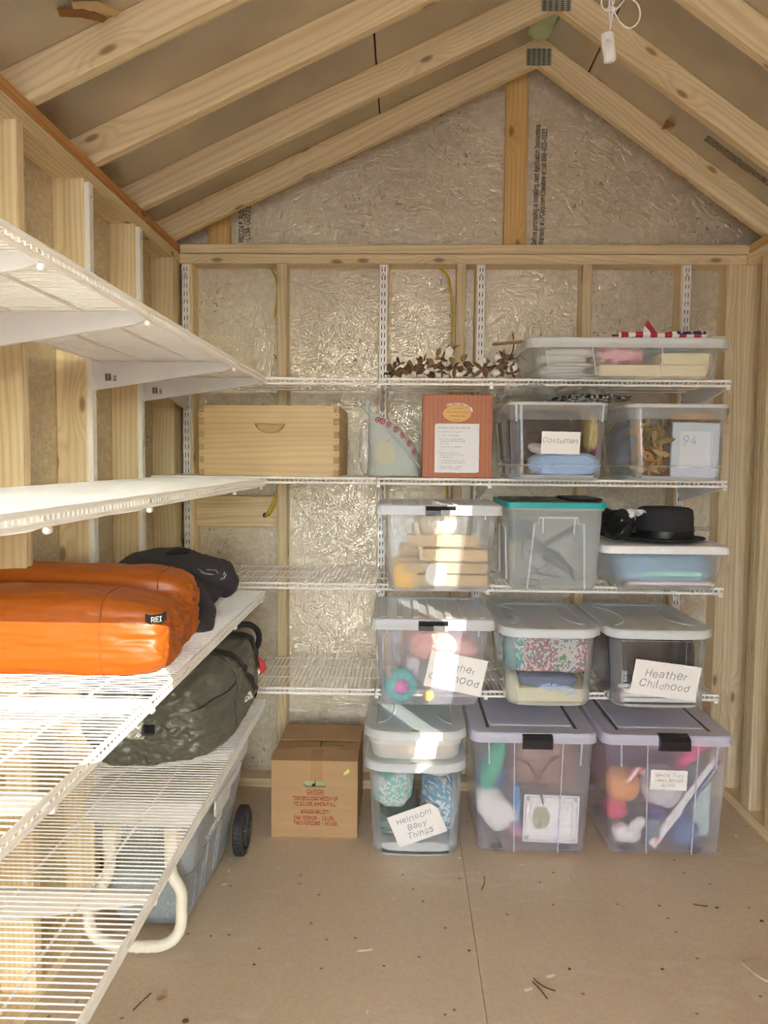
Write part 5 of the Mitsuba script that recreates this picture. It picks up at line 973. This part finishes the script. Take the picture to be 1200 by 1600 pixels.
part(k, 'emblem', extr(unary_union([emb[0].difference(emb[1].buffer(.0015)), emb[1].difference(emb[2].buffer(.0035)), emb[2].buffer(-.001)]), .0012, Ml @ tr(.0, -.006, 0)), mat('emblem_white', (.75, .75, .75), .6)); part(k, 'emblem_lines', extr(unary_union([sbox(-.034, .016-.010*i, -.004, .022-.010*i) for i in range(3)]), .0012, Ml), 'emblem_white')
dt = np.array([.55, .80, .42]); dt /= np.linalg.norm(dt); o = at(396, 1032, 2.56); tg = part(k, 'tag', xf(lump((0, 0, 0), (.026, .012, .040), 2.6, .08, 3, 2), tr(*(o + [.006, 0, -.012])) @ rot([0, 1, 0], -48)), mat('tag_red', (.55, .04, .05), .5), True); part(tg, 'tag_white', xf(lump((0, 0, 0), (.016, .013, .034), 2.6, .08, 3, 2), tr(*(o + [-.004, -.006, -.022])) @ rot([0, 1, 0], -48)), PAPER, True)
# orange sacks
OR = mat('orange_nylon', (.37, .085, .006), .40, sheen=.35, specular=.5); z3 = ZLs[2] + .0006
def sack(c, s, seed, tip):
    v, f = ico(5); d = v; pw = np.array([4.5, 2.9, 2.9]); kk = (np.abs(d[:, 0])**6 + (d[:, 1]**2.9*np.sign(d[:, 1]) if False else (np.abs(d[:, 1])**3.4 + np.abs(d[:, 2])**3.4)**(6/3.4)))**(-1/6); q = d*kk[:, None]
    rd = 1-np.abs(meshkit.fbm(d*[1.6, 4, 4] + seed*7, 3, seed)-.5)*4; w = meshkit.fbm(d*3 + seed, 3, seed)
    endw = 1-np.abs(meshkit.fbm(d*[2.5, 7, 7] + seed*3, 2, seed+4)-.5)*4
    q = q*(1 + .10*(w-.5) + .035*np.clip(rd, 0, 1) + .05*np.clip(endw, 0, 1)*np.clip(d[:, 0]-.5, 0, .4))[:, None]
    q[:, 2] -= tip*np.clip(q[:, 0], 0, 1)**2*(q[:, 2] > 0)*q[:, 2]
    p = q*s + c; p[:, 2] = np.maximum(p[:, 2], z3); p[:, 0] = np.maximum(p[:, 0], -.968); return p, f
for nme, lab, c, s, sd_, tp in (('stuff_sack', 'front orange nylon sack with a black and white tag on the left shelf', (-.757, 1.652, z3+.080), (.250, .092, .094), 3, .22), ('stuff_sack', 'rear orange nylon sack, taller, between the tagged sack and the dark backpack', (-.784, 1.850, z3+.092), (.262, .090, .104), 5, .08)):
    m_ = sack(np.array(c), np.array(s), sd_, tp); k = thing(nme, lab, 'sack', 'orange sacks on the left shelf'); part(k, 'bag', m_, OR, True)
    vv = m_[0]; tm = trimesh.Trimesh(*m_, process=False)
    sec = tm.section(plane_origin=[c[0]+s[0]*(.52 if sd_ == 3 else .80), 0, 0], plane_normal=[1, 0, 0])
    lp = max(sec.discrete, key=len); lp = lp[::max(1, len(lp)//60)]; cc = lp.mean(0); part(k, 'seam', tube([cc + (p-cc)*1.008 for p in lp], .0016, 5), mat('seam_orange', (.30, .08, .01), .7), True)
    if sd_ == 3:
        ys = [at(120, 1069, 1.562), at(200, 1070, 1.562)]
        d = CR*(243-600)/F + CU*(800-966)/F + CF; h_, _, ti = tm.ray.intersects_location([EYE], [d/np.linalg.norm(d)]); j = int(np.argmin(np.linalg.norm(h_-EYE, axis=1))); nrm = tm.face_normals[ti[j]]; vv = h_
        Mt = frame(vv[j] + nrm*.002, np.cross(np.cross(nrm, [1, .15, .05]), nrm), np.cross(nrm, [1, .15, .05])); 
        if Mt[2, 1] < 0: Mt = Mt @ np.diag([1, -1, -1, 1.0])
        tk = part(k, 'tag', extr(Polygon([(-.023, -.004), (-.012, -.012), (.012, -.012), (.023, -.004), (.023, .012), (.012, .008), (-.012, .008), (-.023, .012)]), .002, Mt), INK); part(tk, 'tag_text', xf(centred('REI', .011, -.0075, True), Mt @ tr(0, 0, .0021)), PAPER)
# dark backpack
BP = mat('backpack_navy', mikit.proc(lambda p, n, uv: mix((.022, .022, .030), (.042, .042, .054), dr.sin(p.x*900)*dr.sin((p.z+p.y*.4)*900)*.5+.5)), .6, sheen=.3)
def A(x, y, Y, r): return (at(x, y, Y), r)
k = thing('backpack', 'dark navy soft backpack slumped behind the orange sacks on the left shelf', 'backpack')
bp = skin([[A(178, 918, 2.04, .055), A(226, 893, 2.16, .062), A(275, 890, 2.28, .068), A(338, 899, 2.36, .056), A(350, 912, 2.38, .05)],
           [A(205, 930, 2.10, .075), A(270, 925, 2.25, .085), A(320, 918, 2.33, .058)], [A(285, 940, 2.12, .070), A(308, 958, 2.08, .05), A(311, 984, 2.02, .038)], [A(250, 960, 2.20, .06), A(300, 975, 2.10, .05)]], .010, 10, .012, 14, 5)
v = bp[0].copy(); v[:, 2] = np.maximum(v[:, 2], z3); yb_ = 1.93; v[:, 0] = np.maximum(v[:, 0], -.895)
part(k, 'body', (v, bp[1]), BP, 55)
part(k, 'strap', tube(spline([at(222, 905, 2.10), at(234, 890, 2.13), at(262, 868, 2.20), at(292, 862, 2.26)], 16), .010, 8), mat('strap_navy', (.010, .010, .014), .5), True)
bt = trimesh.Trimesh(v, bp[1], process=False)
def onto(x, y):
    d = CR*(x-600)/F + CU*(800-y)/F + CF; h, _, tri = bt.ray.intersects_location([EYE], [d/np.linalg.norm(d)])
    if len(h) == 0: return None, None
    j = int(np.argmin(np.linalg.norm(h-EYE, axis=1))); return h[j], bt.face_normals[tri[j]]
LGT = mat('reflect_grey', (.42, .42, .46), .5)
for pts in (((309, 889), (318, 894), (333, 898)), ((313, 894), (320, 897), (334, 898)), ((322, 890), (338, 891), (340, 896))):
    q = [onto(*p) for p in pts]
    if all(h is not None for h, _ in q): part(k, 'print_line', tube([h + n*.001 for h, n in q], .0009, 5), LGT)
for pts in (((345, 906), (351, 894)), ((349, 905), (353, 897))):
    q = [onto(*p) for p in pts]
    if all(h is not None for h, _ in q): part(k, 'print_line', tube([h + n*.001 for h, n in q], .0018, 5), LGT)
# ------------------------------------------------------------------ cables, switch cord, floor litter
YEL = mat('cable_yellow', (.62, .42, .02), .4)
k = thing('yellow_cable', 'yellow electric cable looping down into the board under the bee box', 'cable')
for dx in (0, 5): part(k, 'strand', tube(spline([at(432+dx*.3, 745, 3.125), at(431+dx*.4, 772, 3.118), at(424+dx, 790, 3.115), at(417+dx, 803, 3.128), at(414+dx*.6, 807, 3.145)], 24), .0042, 8), YEL, True)
part(k, 'hole', lathe([(.0, -.0006), (.010, -.0006), (.010, .001), (0, .001)], 16, frame(at(414, 805, 3.1385), (1, 0, 0), (0, 0, 1))), INK)
solo('yellow_cable', tube(spline([at(421, 412, 3.17), at(426, 424, 3.16), at(432, 438, 3.15), at(433, 470, 3.165), at(432, 560, 3.175)], 24), .0038, 8), YEL, 'short yellow cable at the upper end of the stud over the bee box', 'cable', smooth=True)
solo('yellow_cable', tube(spline([at(686, 419, 3.16), at(697, 427, 3.155), at(703, 445, 3.15), at(706, 520, 3.15), at(703, 600, 3.15), at(699, 745, 3.15), at(697, 870, 3.15)], 40), .0045, 8), YEL, 'long yellow cable running down beside the stud behind the cotton branch', 'cable', smooth=True)
CWH = mat('cord_white', (.80, .80, .82), .35); Yc = 2.02
k = thing('pendant_switch', 'white inline cord switch with looped cable hanging from the ridge', 'cord switch')
part(k, 'cord', tube(spline([at(948, -75, Yc), at(952, -30, Yc), at(957, 10, Yc), at(952, 50, Yc-.003), at(946, 80, Yc-.003), at(947, 98, Yc)], 40), .0022, 8), CWH, True)
part(k, 'cord', tube(spline([at(962, -75, Yc), at(958, -30, Yc), at(952, 5, Yc), at(953, 30, Yc+.003), at(951, 56, Yc)], 36), .0022, 8), CWH, True)
part(k, 'cord_loop', tube(spline([at(956, 14, Yc), at(968, 10, Yc-.004), at(978, -2, Yc-.004), at(992, 2, Yc), at(1000, 18, Yc), at(996, 36, Yc), at(984, 44, Yc), at(970, 36, Yc), at(958, 14, Yc+.004)], 50), .0022, 8), CWH, True)
part(k, 'cord_loop', tube(spline([at(956, 14, Yc), at(946, 16, Yc), at(940, 8, Yc), at(944, -6, Yc), at(955, -8, Yc), at(957, 8, Yc)], 30), .0022, 8), CWH, True)
part(k, 'twist_tie', tube(spline([at(948, 14, Yc-.006), at(956, 11, Yc-.007), at(963, 14, Yc-.006), at(962, 18, Yc+.005)], 12), .0016, 6), CWH, True)
Ms = frame(at(950.5, 74, Yc-.004), (1, 0, .14), (-.10, 0, 1)); part(k, 'switch_case', xf(bx(-.015, .015, -.037, .037, -.010, .010, .005), Ms), CWH); part(k, 'switch_button', xf(lathe([(0, .013), (.006, .0128), (.0078, .011), (.0078, .008)], 16), Ms @ tr(-.002, .004, 0) @ np.diag([1, 1.35, 1, 1])), mat('switch_grey', (.66, .66, .69), .4), 40); part(k, 'strain_relief', xf(lathe([(.006, 0), (.0045, -.008), (.003, -.014)], 10), Ms @ tr(-.004, -.036, 0) @ rot([1, 0, 0], -90) @ np.diag([1, 1, -1, 1])), CWH, 40)
def floor_at(x, y): d = CR*(x-600)/F + CU*(800-y)/F + CF; return EYE - d*(H/d[2])
for i, (x, y, r) in enumerate(((614, 1405, .004), (748, 1363, .006), (888, 1374, .006), (814, 1351, .005), (717, 1341, .008), (861, 1525, .010), (826, 1546, .011), (1150, 1306, .012), (350, 1382, .008), (357, 1361, .006), (434, 1357, .005), (574, 1581, .005))):
    a = rng.random()*6; o = floor_at(x, y); pg = [(r*(.6+.5*rng.random())*math.cos(t+a)*1.5, r*(.5+.5*rng.random())*math.sin(t+a)*.8) for t in np.linspace(0, 6.28, 7)[:-1]]
    solo('paper_scrap', extr(Polygon(pg).convex_hull, .0015, tr(o[0], o[1], .0002) @ rot([0, 0, 1], rng.random()*90)), mat('scrap_white', (.72, .68, .60), .8), 'tiny pale scrap lying on the tan floor', 'scrap', 'tiny pale scraps on the floor')
o = floor_at(570, 1486); solo('paper_strip', extr(Polygon([(-.022, -.004), (.018, .003), (.021, .010), (.004, .006), (-.02, .003)]), .0015, tr(o[0], o[1], .0002)), 'scrap_white', 'torn white paper strip on the floor left of the seam', 'paper strip')
DK = mat('debris_dark', (.09, .055, .03), .9)
for i, (x, y, r) in enumerate(((733, 1486, .004), (600, 1510, .003), (1120, 1419, .005), (1190, 1440, .006), (1030, 1416, .004), (864, 1414, .003), (890, 1515, .004), (1035, 1515, .004), (397, 1508, .004), (290, 1597, .008))):
    o = floor_at(x, y); solo('dirt_crumb', lump((o[0], o[1], r*.35+.0003), (r, r*.8, r*.4), 2, .2, 3, i, 2), DK, 'dark crumb of dirt on the tan floor', 'crumb', 'dark crumbs on the floor', smooth=True)
for j, (lab, segs) in enumerate((('thin curved dark twig on the floor in front of the cooler', ((208, 1580), (220, 1568), (236, 1553))), ('thin dark stalk near the middle bottom of the floor, leaning right', ((834, 1530), (845, 1540), (868, 1549))), ('thin dark stalk near the middle bottom of the floor, steeper', ((832, 1535), (846, 1550), (855, 1562))), ('thin stalk on the floor in front of the middle tote', ((752, 1392), (757, 1377), (756, 1370))), ('thin stalk on the floor in front of the toy tote', ((1083, 1413), (1095, 1416), (1106, 1417))))):
    solo('twig', tube(spline([floor_at(*p)+[0, 0, .0022] for p in segs], 10), .0014, 5), DK, lab, 'twig', smooth=True)
o = floor_at(252, 1563); solo('dry_leaf', xf(leafmesh(.03, .010, .25), tr(o[0]-.014, o[1], .003)), mat('leaf_tan', (.42, .24, .09), .7), 'small curled brown leaf on the floor in front of the cooler', 'leaf', smooth=True)
p_ = [floor_at(x, y)+[0, 0, .0] for x, y in ((1157, 1505), (1172, 1518), (1190, 1531), (1205, 1538))]
rim_ = np.array(spline(p_, 14)); sh_ = Polygon(list(rim_[:, :2]) + [(rim_[-1, 0]+.04, rim_[-1, 1]+.02), tuple(floor_at(1204, 1502)[:2]), tuple(floor_at(1180, 1500)[:2])]).buffer(0)
solo('tan_card', extr(sh_, .006, tr(0, 0, .0005)), mat('plate_tan', (.52, .42, .31), .6), 'edge of a thin tan card lying at the right edge of the floor', 'card')
